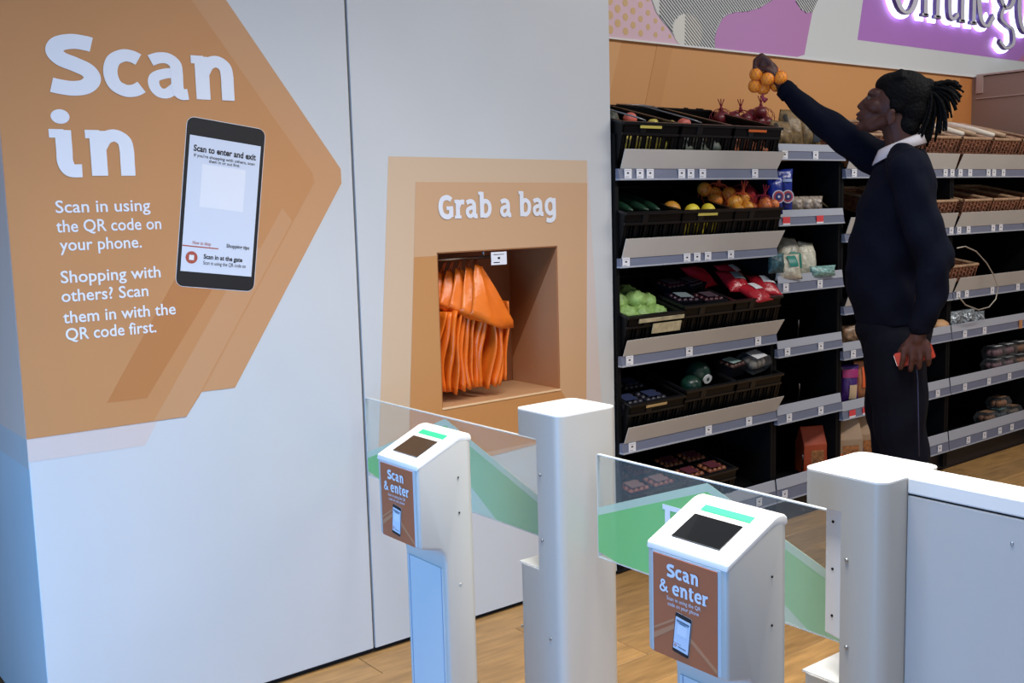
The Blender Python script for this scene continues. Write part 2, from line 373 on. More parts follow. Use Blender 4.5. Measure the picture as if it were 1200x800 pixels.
# "Grab a bag" sign around the niche
gs = thing('wall_sign', 'orange framed wall sign reading Grab a bag around the recess', 'sign', (0, 0, 0))
def ring(outer, lev, mt, name):
    """outer polygon TL,TR,BR,BL minus the niche opening"""
    tl, tr, br, bl = outer; h = [(NX0, NZ1), (NX1, NZ1), (NX1, NZ0), (NX0, NZ0)]; y0 = WY - .0006 * lev; m = MB()
    o4 = [tl, tr, br, bl]
    for i in range(4):
        j = (i + 1) % 4; sheet(m, [o4[i], o4[j], h[j], h[i]], y0, y0 - .0006)
    return m.build(name, mt, gs)
ring([(1.810,1.627),(2.669,1.619),(2.725,.640),(1.723,.628)], 0, PEACH, 'pale_frame')
m = MB(); sheet(m, [(2.667,1.619),(2.671,1.619),(2.727,.600),(2.640,.600)], WY - .0006, WY - .0010); m.build('pale_side', PINKGREY, gs)
ring([(1.910,1.545),(2.667,1.537),(2.640,.602),(1.835,.565)], 1, ORANGE_LL, 'orange_frame')
MO = mat('mid_orange_vinyl', 'c08a56', .38)
m = MB(); sheet(m, [(1.893,1.30),(NX0,1.30),(NX0,NZ0),(NX0,.60),(1.835,.565)], WY - .0012, WY - .0016); m.build('deep_side', MO, gs)
m = MB(); sheet(m, [(NX0, .779), (2.514, .779), (2.638, .602), (NX0, .598)], WY - .0012, WY - .0016); m.build('deep_side', MO, gs)
m = MB(); slab_text('Grab a bag', 1.993, 2.508, 1.422, .078, mapY(WY - .003), m); m.build('lettering', WHITE_P, gs)
m = MB()  # bright lip on the lower niche edge
m.box(NX0 + .0, NX1, WY - .004, WY + .004, NZ0 - .003, NZ0 + .003); m.build('edge_trim', mat('cream_trim', 'e8c9a2', .3), gs)

# ---------------------------------------------------------------- carrier bags in the niche
def bag(i):
    x = 2.004 + i * .0235; y = 3.02; th = thing('carrier_bag', '', 'bag', (x, y, .822)); random.seed(40 + i)
    jz = random.uniform(-.004, .010); hgt = .29 if i > 5 else .28
    def low(u, v):  # u runs front to back, v upwards
        sx = .030 * v - .012 * math.sin(v * PI) * (1 if i < 9 else -1.2) + .003 * math.sin(u * 12 + i * 2) + .004 * math.sin(v * 9 + i * 1.7)
        return (sx, -.046 + .004 * math.sin(i * 1.9) + u * (.18 - .05 * v) + .010 * math.sin(v * 4 + i), jz + v * hgt + .007 * math.cos(u * 9 + i) * (1 - v))
    MB().grid(low, 8, 12).build('bag_body', BAG, th, smooth=True, solid=.005 + .002 * (i % 3))
    tt = {2: -.30, 5: 0, 8: .34, 10: .68, 12: 1.0}
    if i in tt:
        t_ = tt[i]; lp = lambda a, b: tuple(p + (q - p) * t_ for p, q in zip(a, b))
        A = Vector(lp((2.105, 3.04, 1.240), (2.192, 2.990, 1.255))); L = Vector(lp((2.022, 3.005, 1.120), (2.120, 2.948, 1.078))); R = Vector(lp((2.225, 3.02, 1.060), (2.338, 2.958, 1.022)))
        o_ = Vector((x, y, .822))
        def flap(u, v):
            w0 = .16 + .84 * min(1, v * 1.25); a = A.lerp(L, v); b_ = A.lerp(R, v); c = a.lerp(b_, .42); p = c + (a.lerp(b_, u) - c) * (1 if v > .1 else .8) + (R - L) * (u - .42) * .16 * (1 - v)
            p.y -= .030 * max(0, 1 - abs(u - .33) * 2.4) * math.sin(min(1, v * 1.2) * PI * .5)
            p.y += .05 * max(0, v - .88) * 8 * (.35 + .65 * abs(u - .5) * 2) * .5; p.z += .012 * max(0, v - .88) * 8 * (1 - u)
            p.z -= .018 * math.sin(u * PI) * v * v
            p += Vector((0, .0025 * math.sin(u * 9 + v * 7 + i), .002 * math.sin(u * 8 + i)))
            return tuple(p - o_)
        MB().grid(flap, 14, 16).build('bag_flap', BAG, th, smooth=True, solid=.0025)
    hx = .045 + (12 - i) * .006
    if i in tt:
        h0 = A - o_; MB().tube([h0 + Vector((-.008, 0, -.01)), (h0.x * .9 + .01, .02, .445), (h0.x * .9 + .018, .02, .453), h0 + Vector((.008, .004, -.01))], .0028, 6).build('handle', mat('deep_orange_plastic', 'b5501a', .4), th, smooth=True)
    return th
NB = 13
for i in range(NB):
    t = bag(i)
    t['label'] = ('leftmost orange plastic carrier bag hanging in the wall niche' if i == 0 else 'orange carrier bag at the front right of the bunch, its bright flap nearest the opening' if i == NB - 1 else 'orange plastic carrier bag hanging inside the bunch in the wall niche')
    t['group'] = 'orange carrier bags in the niche'
o = MB(); o.box(2.214, 2.282, 2.938, 2.940, 1.256, 1.301, 0); o.box(2.224, 2.250, 2.9375, 2.938, 1.263, 1.266, 1); o.box(2.242, 2.252, 2.9375, 2.938, 1.276, 1.283, 1); o.box(2.224, 2.27, 2.9375, 2.938, 1.291, 1.293, 1)
tag(o.build('price_tag', [CARD, BLACK]), 'small white printed price tag at the top of the bag niche', 'tag')

# ---------------------------------------------------------------- back wall, fascia, side wall over the shelving
wb = struct(MB().box(2.79, 8.9, 3.40, 3.5, 0, 3.0).build('wall_back', mat('dark_back_wall', '1a1a1c', .7)))
ws = struct(MB().box(6.2, 6.3, 2.0, 3.40, 0, 2.155).build('wall_right', mat('brown_grey_wall', '93786d', .6, noise=.03, nscale=3)))
m = MB(); m.box(6.192, 6.2, 2.0, 3.34, 2.026, 2.032); m.box(6.19, 6.31, 2.0, 3.34, 2.160, 2.170); m.box(6.188, 6.2, 3.30, 3.34, 2.06, 2.16)
m.build('panel_joint', mat('pale_wall_joint', 'b39a92', .5), ws)
m = MB(); sheet(m, [(2.79,1.5),(6.2,1.5),(6.2,2.158),(2.79,2.158)], 3.372, 3.40, 0)
bp = m.build('back_board', mat('orange_back_board', 'da9c60', .55, noise=.02, nscale=2)); tag(bp, 'long plain orange board on the wall above the shelving', 'board')
for pts, mt in (([(2.79,1.5),(3.06,1.5),(3.28,2.157),(2.79,2.157)], mat('peach_stripe', 'e0a76e', .55)), ([(5.86,1.5),(6.2,1.5),(6.2,2.157),(6.07,2.157)], mat('rust_stripe', 'ca8247', .55)), ([(3.36,1.7),(3.46,1.7),(3.60,2.157),(3.50,2.157)], mat('mid_orange_stripe', 'd5965a', .55))):
    m = MB(); sheet(m, pts, 3.3705, 3.372); m.build('shade_stripe', mt, bp)

FW = mat('fascia_white', 'dcdfde', .45); FP = mat('fascia_pink_lilac', 'c288be', .45); FPK = mat('fascia_pale_pink', 'e0bcca', .45)
FY = mat('fascia_ochre_dot', 'd8b27c', .45); FM = mat('fascia_magenta', 'b97ccd', .45)
fa = thing('fascia_sign', 'printed pink and white fascia over the shelving with glowing letters ending on the go', 'sign', (2.79, 3.36, 2.16))
MB().box(0, 5.9, 0, .04, 0, .9).build('fascia_board', FW, fa)
GREYP = mat('fascia_grey_shape', 'd8d9d6', .45); LN = mat('fascia_dark_line', '4b4b52', .5); OUTL = mat('fascia_outline', '8f9496', .5)
def front(pts, mt, name, lev=1):
    m = MB(); m.prism([(a - 2.79, b - 2.16) for a, b in pts], lambda a, b, d: (a, -d, b), 0, .0008 * lev); m.build(name, mt, fa)
front([(5.00,2.287),(8.5,2.287),(8.5,3.05),(5.17,3.05)], FM, 'lilac_block')
front([(6.72,2.287),(8.5,2.287),(8.5,2.7),(7.0,2.45)], mat('fascia_rose', 'c47aa6', .45), 'rose_block', 2)
front([(3.80,2.162),(4.486,2.165),(4.545,2.18),(4.61,2.40),(4.80,3.05),(3.6,3.05)], FP, 'pink_block')
front([(2.79,2.165),(3.70,2.165),(3.5,2.35),(3.3,3.05),(2.79,3.05)], FPK, 'pale_pink_block')
blob = [(3.38,2.60),(3.42,2.42),(3.457,2.341),(3.483,2.293),(3.525,2.255),(3.563,2.23),(3.607,2.189),(3.663,2.163),(3.866,2.163),(3.862,2.21),(3.878,2.248),(3.914,2.301),(3.955,2.325),(4.011,2.34),(4.10,2.352),(4.186,2.376),(4.283,2.421),(4.38,2.60)]
front([(a + (-.006 if a < 3.7 else .006), b - .0) for a, b in blob], OUTL, 'shape_outline', 2)
front(blob, GREYP, 'grey_shape', 3)
small = [(4.44,2.60),(4.469,2.439),(4.504,2.401),(4.56,2.386),(4.602,2.393),(4.657,2.457),(4.68,2.60)]
front(small, GREYP, 'grey_shape', 3)
disc = [(3.685 + .098 * math.cos(a * PI / 12), max(2.164, 2.225 + .078 * math.sin(a * PI / 12))) for a in range(24)]
front([p for p in disc], mat('fascia_pale_disc', 'e0dcd2', .45), 'pale_disc', 4)
m = MB()
def inside(p, poly):
    c = False; n = len(poly)
    for i in range(n):
        a, b = poly[i], poly[i - 1]
        if (a[1] > p[1]) != (b[1] > p[1]) and p[0] < (b[0] - a[0]) * (p[1] - a[1]) / (b[1] - a[1]) + a[0]: c = not c
    return c
k = 3.0
while k < 5.2:   # slanting hatch lines
    run = []
    for t in range(0, 90):
        q_ = (k + t * .007, 2.60 - t * .0056)
        ok = (inside(q_, blob) or inside(q_, small)) and not (inside(q_, disc) and q_[0] < 3.66) and q_[0] - 3.52 > (2.35 - q_[1]) * -.1 - .02
        if ok: run.append(q_)
        if run and (not ok or t == 89):
            if len(run) > 2:
                a, b = run[0], run[-1]
                m.prism([(a[0] - 2.79, a[1] - 2.16), (b[0] - 2.79, b[1] - 2.16), (b[0] - 2.790, b[1] - 2.1665), (a[0] - 2.790, a[1] - 2.1665)], lambda a_, b_, d: (a_, -d, b_), .0030, .0036)
            run = []
    k += .0215
m.build('hatching', LN, fa)['kind'] = 'stuff'
m = MB()
for i in range(13):
    for j in range(12):
        cx, cy = 3.20 + i * .046, 2.195 + j * .060 + (i % 2) * .030; rr = .0185 - .0011 * i
        if not inside((cx + .02, cy), blob) and inside((cx, cy), [(2.79,2.17),(3.66,2.17),(3.46,2.36),(3.3,3.05),(2.79,3.05)]) and rr > .005:
            m.prism([(cx - 2.79 + rr * math.cos(a * PI / 6), cy - 2.16 + rr * math.sin(a * PI / 6)) for a in range(12)], lambda a_, b_, d: (a_, -d, b_), .0008, .0016)
m.build('dots', FY, fa)['kind'] = 'stuff'
MB().box(0, 5.9, -.006, .0, -.004, .004).build('edge_line', mat('white_edge', 'e8e6e2', .4), fa)
# halo-lit letters
LET = mat('letter_face', 'd9d6e0', .4); HALO = mat('letter_halo_lamp', 'dfe0ff', .4, emit=2.4)
LT = {
 'o': [([(.5,.02),(.2,.12),(.06,.5),(.2,.88),(.5,.98),(.8,.88),(.94,.5),(.8,.12),(.5,.02)], 'ring')],
}
def ribs(name, strokes, x, z, wd, parent=fa):
    """each stroke: points and widths; built as a raised letter 2.5 cm thick"""
    for nm, mt, dd0, dd1, grow in (('letter_halo', HALO, .010, .020, .016), (name, mat('letter_violet_side', '4a3868', .4), .034, .055, .0022), ('letter_face', LET, .0552, .0566, 0)):
        m = MB()
        for pts, ws in strokes:
            P = spline(pts, 5) if len(pts) < 20 else [Vector(p) for p in pts]; n = len(P); W = [ws[0] + (ws[1] - ws[0]) * 0 for _ in P]
            L = []; R = []
            for i, p in enumerate(P):
                t = (P[min(i + 1, n - 1)] - P[max(i - 1, 0)]).normalized(); nr = Vector((-t.y, t.x))
                hw = (ws[0] + (ws[1] - ws[0]) * abs(t.y) ** 1.5) / 2 + grow
                L.append(p + nr * hw); R.append(p - nr * hw)
            vs = []
            for d in (dd0, dd1):
                for a, b in zip(L, R): vs += [(x + a.x * 1.2 - 2.79, -d, z + a.y * 1.25 - 2.16), (x + b.x * 1.2 - 2.79, -d, z + b.y * 1.25 - 2.16)]
            o2 = 2 * n; fs = []
            for i in range(n - 1):
                a = 2 * i
                fs += [(a, a + 1, a + 3, a + 2), (o2 + a, o2 + a + 2, o2 + a + 3, o2 + a + 1), (a, a + 2, o2 + a + 2, o2 + a), (a + 1, o2 + a + 1, o2 + a + 3, a + 3)]
            fs += [(0, o2, o2 + 1, 1), (2 * n - 2, 2 * n - 1, o2 + 2 * n - 1, o2 + 2 * n - 2)]
            m.add(vs, fs)
        m.build(nm, mt, parent)
th_, tk_ = .011, .040
def oo(w, h): return [([(w*.5 + w*.46*math.sin(a*PI/14), h*.5 - h*.5*math.cos(a*PI/14)) for a in range(29)], (th_, tk_))]
LB = 2.452
ribs('letter_o', oo(.20, .26), 5.25, LB, .2)
def stem(x, h, s=True): return [([(x, 0), (x, h)], (th_, tk_ * .8))] + ([([(x - .03, .004), (x + .03, .004)], (th_, th_))] if s else [])
ribs('letter_n', stem(.04, .26) + stem(.145, .18) + [([(.04,.2),(.08,.25),(.12,.25),(.145,.18)], (th_, tk_*.6))], 5.515, LB, .2)
ribs('letter_t', [([(.04,.33),(.04,.06),(.07,.006),(.12,.03)], (th_, tk_ * .8)), ([(.0,.255),(.11,.255)], (th_, th_))], 5.765, LB, .2)
ribs('letter_h', stem(.04, .42) + stem(.145, .18) + [([(.04,.2),(.08,.25),(.12,.25),(.145,.18)], (th_, tk_*.6))], 5.905, LB, .2)
ribs('letter_e', [([(.02,.14),(.16,.14)], (th_, th_)), ([(.16,.14),(.15,.22),(.09,.26),(.03,.2),(.015,.12),(.04,.03),(.10,.0),(.165,.05)], (th_, tk_))], 6.115, LB, .2)
ribs('letter_g', [([(.085 + .068*math.sin(a*PI/14), .178 - .078*math.cos(a*PI/14)) for a in range(29)], (th_, tk_)), ([(.06,.11),(.03,.05),(.09,.02),(.15,-.0),(.16,-.06),(.09,-.09),(.02,-.06)], (th_, tk_ * .7)), ([(.14,.24),(.19,.27)], (th_, th_))], 6.365, LB, .2)
ribs('letter_o', oo(.18, .26), 6.605, LB, .2)

# ---------------------------------------------------------------- speed gates
def head_profile(xf, xb, zf, zb, r=.018):
    """side outline of a kiosk head"""
    return [(xf, zf - .18), (xf, zf - .006), (xf + .006, zf), (xb - .022, zb), (xb - .010, zb + .001), (xb, zb - .012)]
def kiosk(y0, y1, label):
    t = thing('scan_kiosk', label, 'gate kiosk', (1.165, y0, 0)); W = y1 - y0; XB = .142
    P = lambda a, b, d: (a, d, b)
    prof = [(0, .738), (0, .9155), (.112, .9645), (.130, .966), (XB - .002, .955), (XB, 0), (.064, 0), (.064, .690), (.060, .712), (.050, .725), (.037, .728)]
    m = MB(); m.prism(prof, P, 0, W); m.build('housing', [SHADESHELL], t, smooth=True, bevel=.014, bseg=4)
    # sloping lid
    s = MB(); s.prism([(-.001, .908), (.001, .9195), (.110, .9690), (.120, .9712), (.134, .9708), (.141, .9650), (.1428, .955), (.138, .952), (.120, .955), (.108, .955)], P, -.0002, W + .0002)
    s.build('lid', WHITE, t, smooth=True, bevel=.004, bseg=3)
    sl = math.atan2(.0485, .110)
    def onlid(a, b, d=0):  # a along slope from the front, b = Y
        return (.0 + a * math.cos(sl) - d * math.sin(sl), b, .9202 + a * math.sin(sl) + d * math.cos(sl))
    m = MB(); m.prism([(.024, .034), (.084, .034), (.084, W - .034), (.024, W - .034)], onlid, -.001, .0014); m.build('screen', SCREEN, t)
    m = MB(); m.prism([(.096, .030), (.110, .030), (.110, W - .036), (.096, W - .036)], onlid, 0, .0014); m.build('light_bar', LED, t)
    m = MB(); m.box(-.001, .003, .012, W - .012, .742, .908); m.build('front_plate', BLUELIT_SHELL, t, bevel=.001)
    # poster: seen from the front, left is high Y
    def F(a, b, d=0): return (-.001 - d, W - a, b)
    po = MB(); po.prism([(.016, .741), (W - .018, .741), (W - .018, .905), (.016, .905)], F, 0, .0012)
    po = po.build('poster', [POSTER], t)
    m = MB(); m.prism([(.016,.772),(.062,.800),(.062,.792),(.016,.762)], F, .0012, .0015); m.prism([(.062,.800),(W-.018,.745),(W-.018,.752),(.062,.808)], F, .0012, .0015); m.prism([(.016,.782),(.06,.808),(.06,.804),(.016,.778)], F, .0012, .0015); m.build('poster_band', POSTER_L, po)
    f3 = lambda a, b, d=0: F(a, b, .0019 + d)
    m = MB(); slab_text('Scan', .046, .112, .8735, .0205, f3, m); slab_text('& enter', .030, .130, .8465, .0205, f3, m)
    fit_text('Scan in using the QR', .0, .046, .116, .8355, .009, f3, m); fit_text('code on your phone', .0, .048, .112, .8265, .009, f3, m)
    m.build('poster_lettering', WHITE_P, po)
    phone_art(po, lambda a, b, d: F(a, b, .0018 + d), .078, .786, .034, .066, math.radians(-7), False)
    m = MB(); m.box(.062, .0645, .012, W - .012, .02, .68, 0); m.build('pole_front', BLUELIT_SHELL, t)
    m = MB(); m.box(.0612, .0622, .016, .018, .02, .68); m.box(.0612, .0622, W - .020, W - .018, .02, .68); m.build('groove', mat('blue_grey_groove', '8796ab', .5), t)
    for a, b in ((.103, .878), (.103, .800)):
        MB().ball((a, -.001, b), (.0022, .0014, .0022), 8, 5).build('screw', DARK, t)
    MB().ball((.100, -.0005, .64), (.003, .0015, .003), 8, 5).build('screw', SHADESHELL, t)
    return t
kiosk(.990, 1.156, 'nearest white scan kiosk, its orange poster and green light bar closest to the camera')
kiosk(1.825, 1.988, 'farther white scan kiosk standing in front of the Grab a bag wall')

def gate_post(x0, x1, y0, y1, label, clamp=True):
    t = thing('gate_post', label, 'gate post', (x0, y0, 0)); W = y1 - y0; D = x1 - x0; wy = .083
    plan = lambda w0, w1: [(a_ + D / 2, b_ + (w0 + w1) / 2) for a_, b_ in rrect(0, 0, D, w1 - w0, .024, 6)]
    U = lambda a, b, d: (a, b, d)
    near = [p for p in plan(0, W)]
    def cut(y):  # keep the rounded near corners, square off at y
        q = [(a_, min(b_, y)) for a_, b_ in near]; return q
    m = MB(); m.prism(near, U, 0, .582); m.build('post_base', SHADESHELL, t, smooth='auto', merge=True)
    m = MB(); m.prism(cut(wy), U, .582, .905); m.build('post_waist', SHADESHELL, t, smooth='auto', merge=True)
    m = MB(); m.prism(near, U, .905, .9665); m.build('post_head', SHADESHELL, t, smooth='auto', merge=True)
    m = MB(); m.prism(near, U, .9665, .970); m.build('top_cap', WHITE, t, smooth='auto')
    m = MB(); m.box(.004, D - .004, wy, W - .002, .580, .5845); m.build('base_top', WHITE, t)  # lit upper face of the base, put in as a whiter sheet
    if clamp:
        m = MB(); m.prism([(wy - .004, .655), (wy + .046, .664), (wy + .046, .903), (wy - .004, .903)], lambda a, b, d: (d, a, b), .020, .064); cl = m.build('glass_clamp', mat('clamp_blue_white', 'f0f2f6', .3), t, bevel=.003)
        for z in (.700, .788, .876): MB().ball((.0195, wy + .030, z), (.0015, .0028, .0028), 8, 5).build('screw', DARK, cl)
    for a, b in ((.070, .82), (.068, .66), (.045, .42)): 
        MB().ball((-.0015, a, b), (.003, .004, .004), 10, 6).build('screw', CHROME, t, smooth=True)
    MB().ball((-.0015, W - .012, .42), (.003, .0035, .0035), 10, 6).build('screw', CHROME, t, smooth=True)
    return t
gate_post(1.553, 1.742, 1.822, 1.988, 'farther tall white gate post with notched side, standing between the two glass leaves', False)
gate_post(1.560, 1.745, .985, 1.152, 'nearer white gate post joined to the long white barrier panel')

GLS = film('clear_glass', 'c8d0d0', .07); EDGE = mat('polished_glass_edge', 'e6eceb', .25, trans=.3)
GREEN = film('green_film', '82c67c', .93); GREEN_L = film('mint_film', 'a9d0a0', .78); PALEG = film('pale_green_film', 'cfe2cc', .62)
def glass(y0, y1, yp, zl, zr, ysplit, label, letter):
    """leaf in the plane X=1.65 from y0 (hinge) to y1 (free end); peak of the green arrow at yp"""
    t = thing('glass_gate', label, 'gate', (1.65, y0, .62)); L = y1 - y0; H = .248
    m = MB(); m.box(0, .008, 0, L, 0, H); g = m.build('glass_pane', GLS, t)
    m = MB(); m.box(-.0005, .0085, 0, L, H, H + .0025); m.box(-.0005, .0085, 0, L, -.002, 0); m.box(-.0005, .0085, L, L + .002, 0, H); m.build('polished_edge', EDGE, t)
    G = lambda a, b, d: (-d, a - y0, b - .62); pk = .866
    def zt(y): return pk + (zr - pk) * (yp - y) / (yp - y0) if y < yp else pk + (zl - pk) * (y - yp) / (y1 - yp)
    o = .019
    m = MB(); m.prism([(y0, zt(y0) - o), (yp, pk - o), (yp, pk), (y0, zt(y0))], G, .0003, .0010); m.prism([(yp, pk - o), (y1, zl - o), (y1, zl), (yp, pk)], G, .0003, .0010)
    m.build('pale_border', PALEG, t)
    zb = .622
    m = MB(); m.prism([(ysplit, zb), (y1 - .06, zb + .0), (y1, zb + .012), (y1, zl - o), (yp, pk - o)] + ([(ysplit, zt(ysplit) - o)] if ysplit < yp - .001 else []), G, .0003, .0010); m.build('green_arrow', GREEN, t)
    m = MB(); m.prism([(y0, zb), (ysplit - .16, zb), (ysplit, zb + .10), (ysplit, zt(ysplit) - o), (y0, zt(y0) - o)], G, .0003, .0010); m.build('mint_arrow', GREEN_L, t)
    m = MB(); m.prism([(ysplit - .16, zb), (ysplit, zb), (ysplit, zb + .10)], G, .0003, .0010); m.build('pale_border', PALEG, t)
    if letter:
        m = MB()
        m.prism([(1.585,.794),(1.527,.794),(1.527,.772),(1.537,.772),(1.537,.783),(1.563,.783),(1.563,.762),(1.538,.762),(1.538,.751),(1.563,.751),(1.563,.727),(1.535,.727),(1.535,.738),(1.525,.738),(1.525,.716),(1.585,.716),(1.585,.727),(1.578,.727),(1.578,.783),(1.585,.783)], G, .0012, .0018)
        m.build('letter', WHITE_P, t)
glass(1.110, 1.797, 1.456, .741, .735, 1.36, 'nearer glass gate leaf with green arrow band and white letter E', True)
glass(1.985, 2.872, 2.427, .694, .712, 2.36, 'farther glass gate leaf with green arrow, across the lane beside the wall', False)

# long barrier panel
t = thing('barrier_panel', 'long white barrier panel running from the near gate post to the right', 'barrier', (1.631, .984, 0))
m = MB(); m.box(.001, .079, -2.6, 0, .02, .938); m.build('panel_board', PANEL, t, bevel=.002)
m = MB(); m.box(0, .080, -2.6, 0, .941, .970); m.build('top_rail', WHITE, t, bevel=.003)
m = MB(); m.box(.004, .076, -2.6, 0, .937, .942); m.build('dark_joint', DARK, t)  # dark recessed seam between panel board and top rail
MB().ball((0, -.185, .895), (.001, .003, .003), 8, 5).build('screw', CHROME, t)
# ---------------------------------------------------------------- shelving
def card(mb, x, z, w_=.038, h_=.036, y=-.0035, red=False):
    mb.box(x - w_ / 2, x + w_ / 2, y - .0015, y, z - h_ / 2, z + h_ / 2, 1 if red else 0)
    if not red:
        mb.box(x - w_*.16, x + w_*.12, y - .0018, y - .0015, z - .001, z + .005, 2); mb.box(x - w_*.4, x + w_*.1, y - .0018, y - .0015, z - .013, z - .0115, 2); mb.box(x - w_*.4, x + w_*.35, y - .0018, y - .0015, z + .011, z + .012, 2)
    else: mb.box(x - w_/2, x + w_/2, y - .0018, y - .0015, z - h_/2, z - h_*.28, 0)
def bay(x0, x1, name, label, shelves, top):
    t = thing('shelving_bay', label, 'shelving', (x0, 2.90, 0)); W = x1 - x0
    MB().box(0, W, .452, .468, .02, top).build('back_panel', SHELFBLK, t)
    bk = MB()
    for i in range(1, int(W / .235)): bk.box(i * W / int(W / .235) - .004, i * W / int(W / .235) + .004, .447, .452, .02, top)
    bk.build('back_joint', mat('grey_upright', '23252b', .4), t)['kind'] = 'stuff'
    MB().box(.0, .018, .02, .452, .02, top).build('side_upright', SHELFBLK, t); MB().box(W - .018, W, .02, .452, .02, top).build('side_upright', SHELFBLK, t)
    MB().box(0, W, .04, .45, .0, .09).build('kick_plate', mat('kick_black', '15151a', .5), t)
    for zb, zt, zf, cards, tilt in shelves:
        rise = .11 if tilt else 0
        sh = MB(); sh.prism([(.02, zt - .022), (.45, zt - .022 + rise), (.45, zt - .006 + rise), (.02, zt - .006)], lambda a, b, d: (d, a, b), 0.018, W - .018)
        sh = sh.build('shelf', SHELFBLK, t)
        m = MB(); m.prism([(-.003, zb + .006), (.018, zb + .006), (.018, zt), (.003, zt)], lambda a, b, d: (d, a, b), .002, W - .002); m.build('price_rail', RAIL, sh)
        m = MB(); m.prism([(-.006, zb), (.018, zb), (.018, zb + .006), (-.006, zb + .006)], lambda a, b, d: (d, a, b), .002, W - .002); m.build('rail_lip', RAIL_L, sh)
        big = zf - zt > .06; sl = -.030 if big else .006
        m = MB(); m.prism([(.0, zt), (.004, zt), (sl + .004, zf), (sl, zf)], lambda a, b, d: (d, a, b), .012 if big else .004, W - .004)
        if big:  # flared ends
            m.v = [(vx + (((-.004 if x0 < 4.5 else .008) if vx < W / 2 else (.018 if x0 < 3 else -.008)) if vz > zt + .01 else 0), vy, vz) for vx, vy, vz in m.v]
        m.build('product_stop', STOP if big else RAIL_L, sh, bevel=.001, bseg=1)
        for c in cards:
            cx = abs(c) - x0; red = c < 0; m = MB(); card(m, 0, 0, red=red, w_=.038 if not red else .05)
            m.build('price_card', [CARD, REDCARD, BLACK], sh, xf=Matrix.Translation((cx, 0, (zb + zt) / 2 + .003)))
    return t
bay(2.795, 3.745, 'a', 'shelving bay of black crates nearest the white wall, with tall pale product stops',
    [(1.545, 1.588, 1.660, [2.841, 2.905, 2.960, 3.137, 3.19, 3.26, 3.587], 1), (1.214, 1.250, 1.325, [2.825, 3.165, 3.225, 3.29, 3.432], 1), (.832, .873, .938, [2.837, 3.175, 3.61], 1), (.489, .530, .598, [2.845, 3.29, 3.55], 1), (.108, .165, .215, [3.62], 1)], 1.72)
bay(3.748, 4.232, 'b', 'narrow half-empty shelving bay in the middle with slim grey price rails',
    [(1.626, 1.665, 1.697, [3.787, 4.005], 0), (1.342, 1.380, 1.412, [-3.80, -4.041], 0), (1.049, 1.092, 1.128, [3.799, 4.046], 0), (.764, .802, .838, [3.813, 4.057], 0), (.463, .505, .548, [3.828, 4.062], 0), (.108, .165, .215, [3.80, 4.02], 0)], 1.64)
SC = [(1.547, 1.590, 1.667), (1.253, 1.292, 1.368), (.914, .954, 1.030), (.700, .742, .782), (.412, .455, .500), (.108, .160, .212)]
cA = [[4.30, 5.09, 5.155], [4.9, 5.16], [4.34, 5.09], [4.312, 4.7], [-4.311, -4.42, 5.067], [4.7, 5.1]]
cB = [[5.235, 5.331, 5.52, 5.578, 5.679], [5.236, 5.33, 5.587, 5.669, 5.95], [5.245, 5.33, 5.598, 5.881], [5.323, 5.527], [5.338, 5.591, 5.818], [5.389, 5.561, 5.73, 5.866]]
bay(4.236, 5.196, 'c', 'shelving bay behind the reaching man, with wicker baskets on its top shelves', [a + (c, 0) for a, c in zip(SC, cA)], 1.62)
bay(5.200, 6.160, 'd', 'rightmost shelving bay, beside the brown side wall', [a + (c, 0) for a, c in zip(SC, cB)], 1.62)
m = MB(); m.box(5.905, 5.93, 2.888, 2.896, .700, .748); o = m.build('shelf_ticket', mat('tan_ticket', 'c98a5c', .5)); tag(o, 'tan ticket clipped over the price rail of the rightmost bay', 'ticket')

# ---------------------------------------------------------------- produce crates
def crate_proto(name='produce_crate'):
    t = thing(name, '', 'crate'); W, D, H = .304, .415, .158; h = W / 2
    b = MB(); b.box(-h, h, 0, D, 0, .006)
    b.box(-h, -h + .006, 0, D, .0, H - .004); b.box(h - .006, h, 0, D, 0, H - .004); b.box(-h, h, D - .006, D, 0, H)
    b.box(-h, h, 0, .007, 0, .022); b.box(-h, h, 0, .007, H - .050, H)
    for i in range(17):
        x = -h + .006 + i * (W - .016) / 16; b.box(x - .0022, x + .0022 + (.009 if i % 3 == 0 else 0), .0, .006, .02, H - .048)
    b.build('crate_walls', BLACKP, t)
    r = MB(); r.box(-h - .004, h + .004, -.006, .010, H - .006, H + .004); r.box(-h - .004, h + .004, D - .008, D + .004, H - .002, H + .006)
    r.box(-h - .004, -h + .008, 0, D, H - .006, H + .003); r.box(h - .008, h + .004, 0, D, H - .006, H + .003)
    r.box(-h - .002, h + .002, -.004, .003, H - .046, H - .038); r.box(-h + .09, -h + .12, -.004, .003, H - .04, H)
    r.box(-.02, .0, D - .006, D + .004, H + .006, H + .010); r.box(.06, .10, D - .006, D + .004, H + .006, H + .010)
    r.build('rim', mat('rim_black', '131316', .35), t)
    return t
crate0 = crate_proto(); crate_used = [0]
crates = {}
def crate(key, x, zs, label, tilt=15, y=2.915, strip=None, handle=False, rz=0):
    t = crate0 if not crate_used[0] else copy_tree_limited(crate0)
    crate_used[0] = 1
    t.location = (x, y, zs); t.rotation_euler = (math.radians(tilt), 0, math.radians(rz))
    t['label'] = label; t['group'] = 'black produce crates'
    H = .158
    if strip: MB().box(-.07, .045, -.008, -.006, H - .018, H - .008).build('label_strip', strip, t)
    if handle:
        g = mat('grey_wire_handle', '8d8d92', .35, metal=.6)
        MB().tube([(-.135, .40, H + .010), (-.125, .25, H + .028), (-.05, .04, H + .014), (-.02, .02, H + .006)], .0035, 6).tube([(-.135, .40, H + .010), (.03, .405, H + .012), (.11, .40, H + .004)], .0035, 6).build('fold_handle', g, t, smooth=True)
    crates[key] = t; return t
_tpl = list(crate0.children)
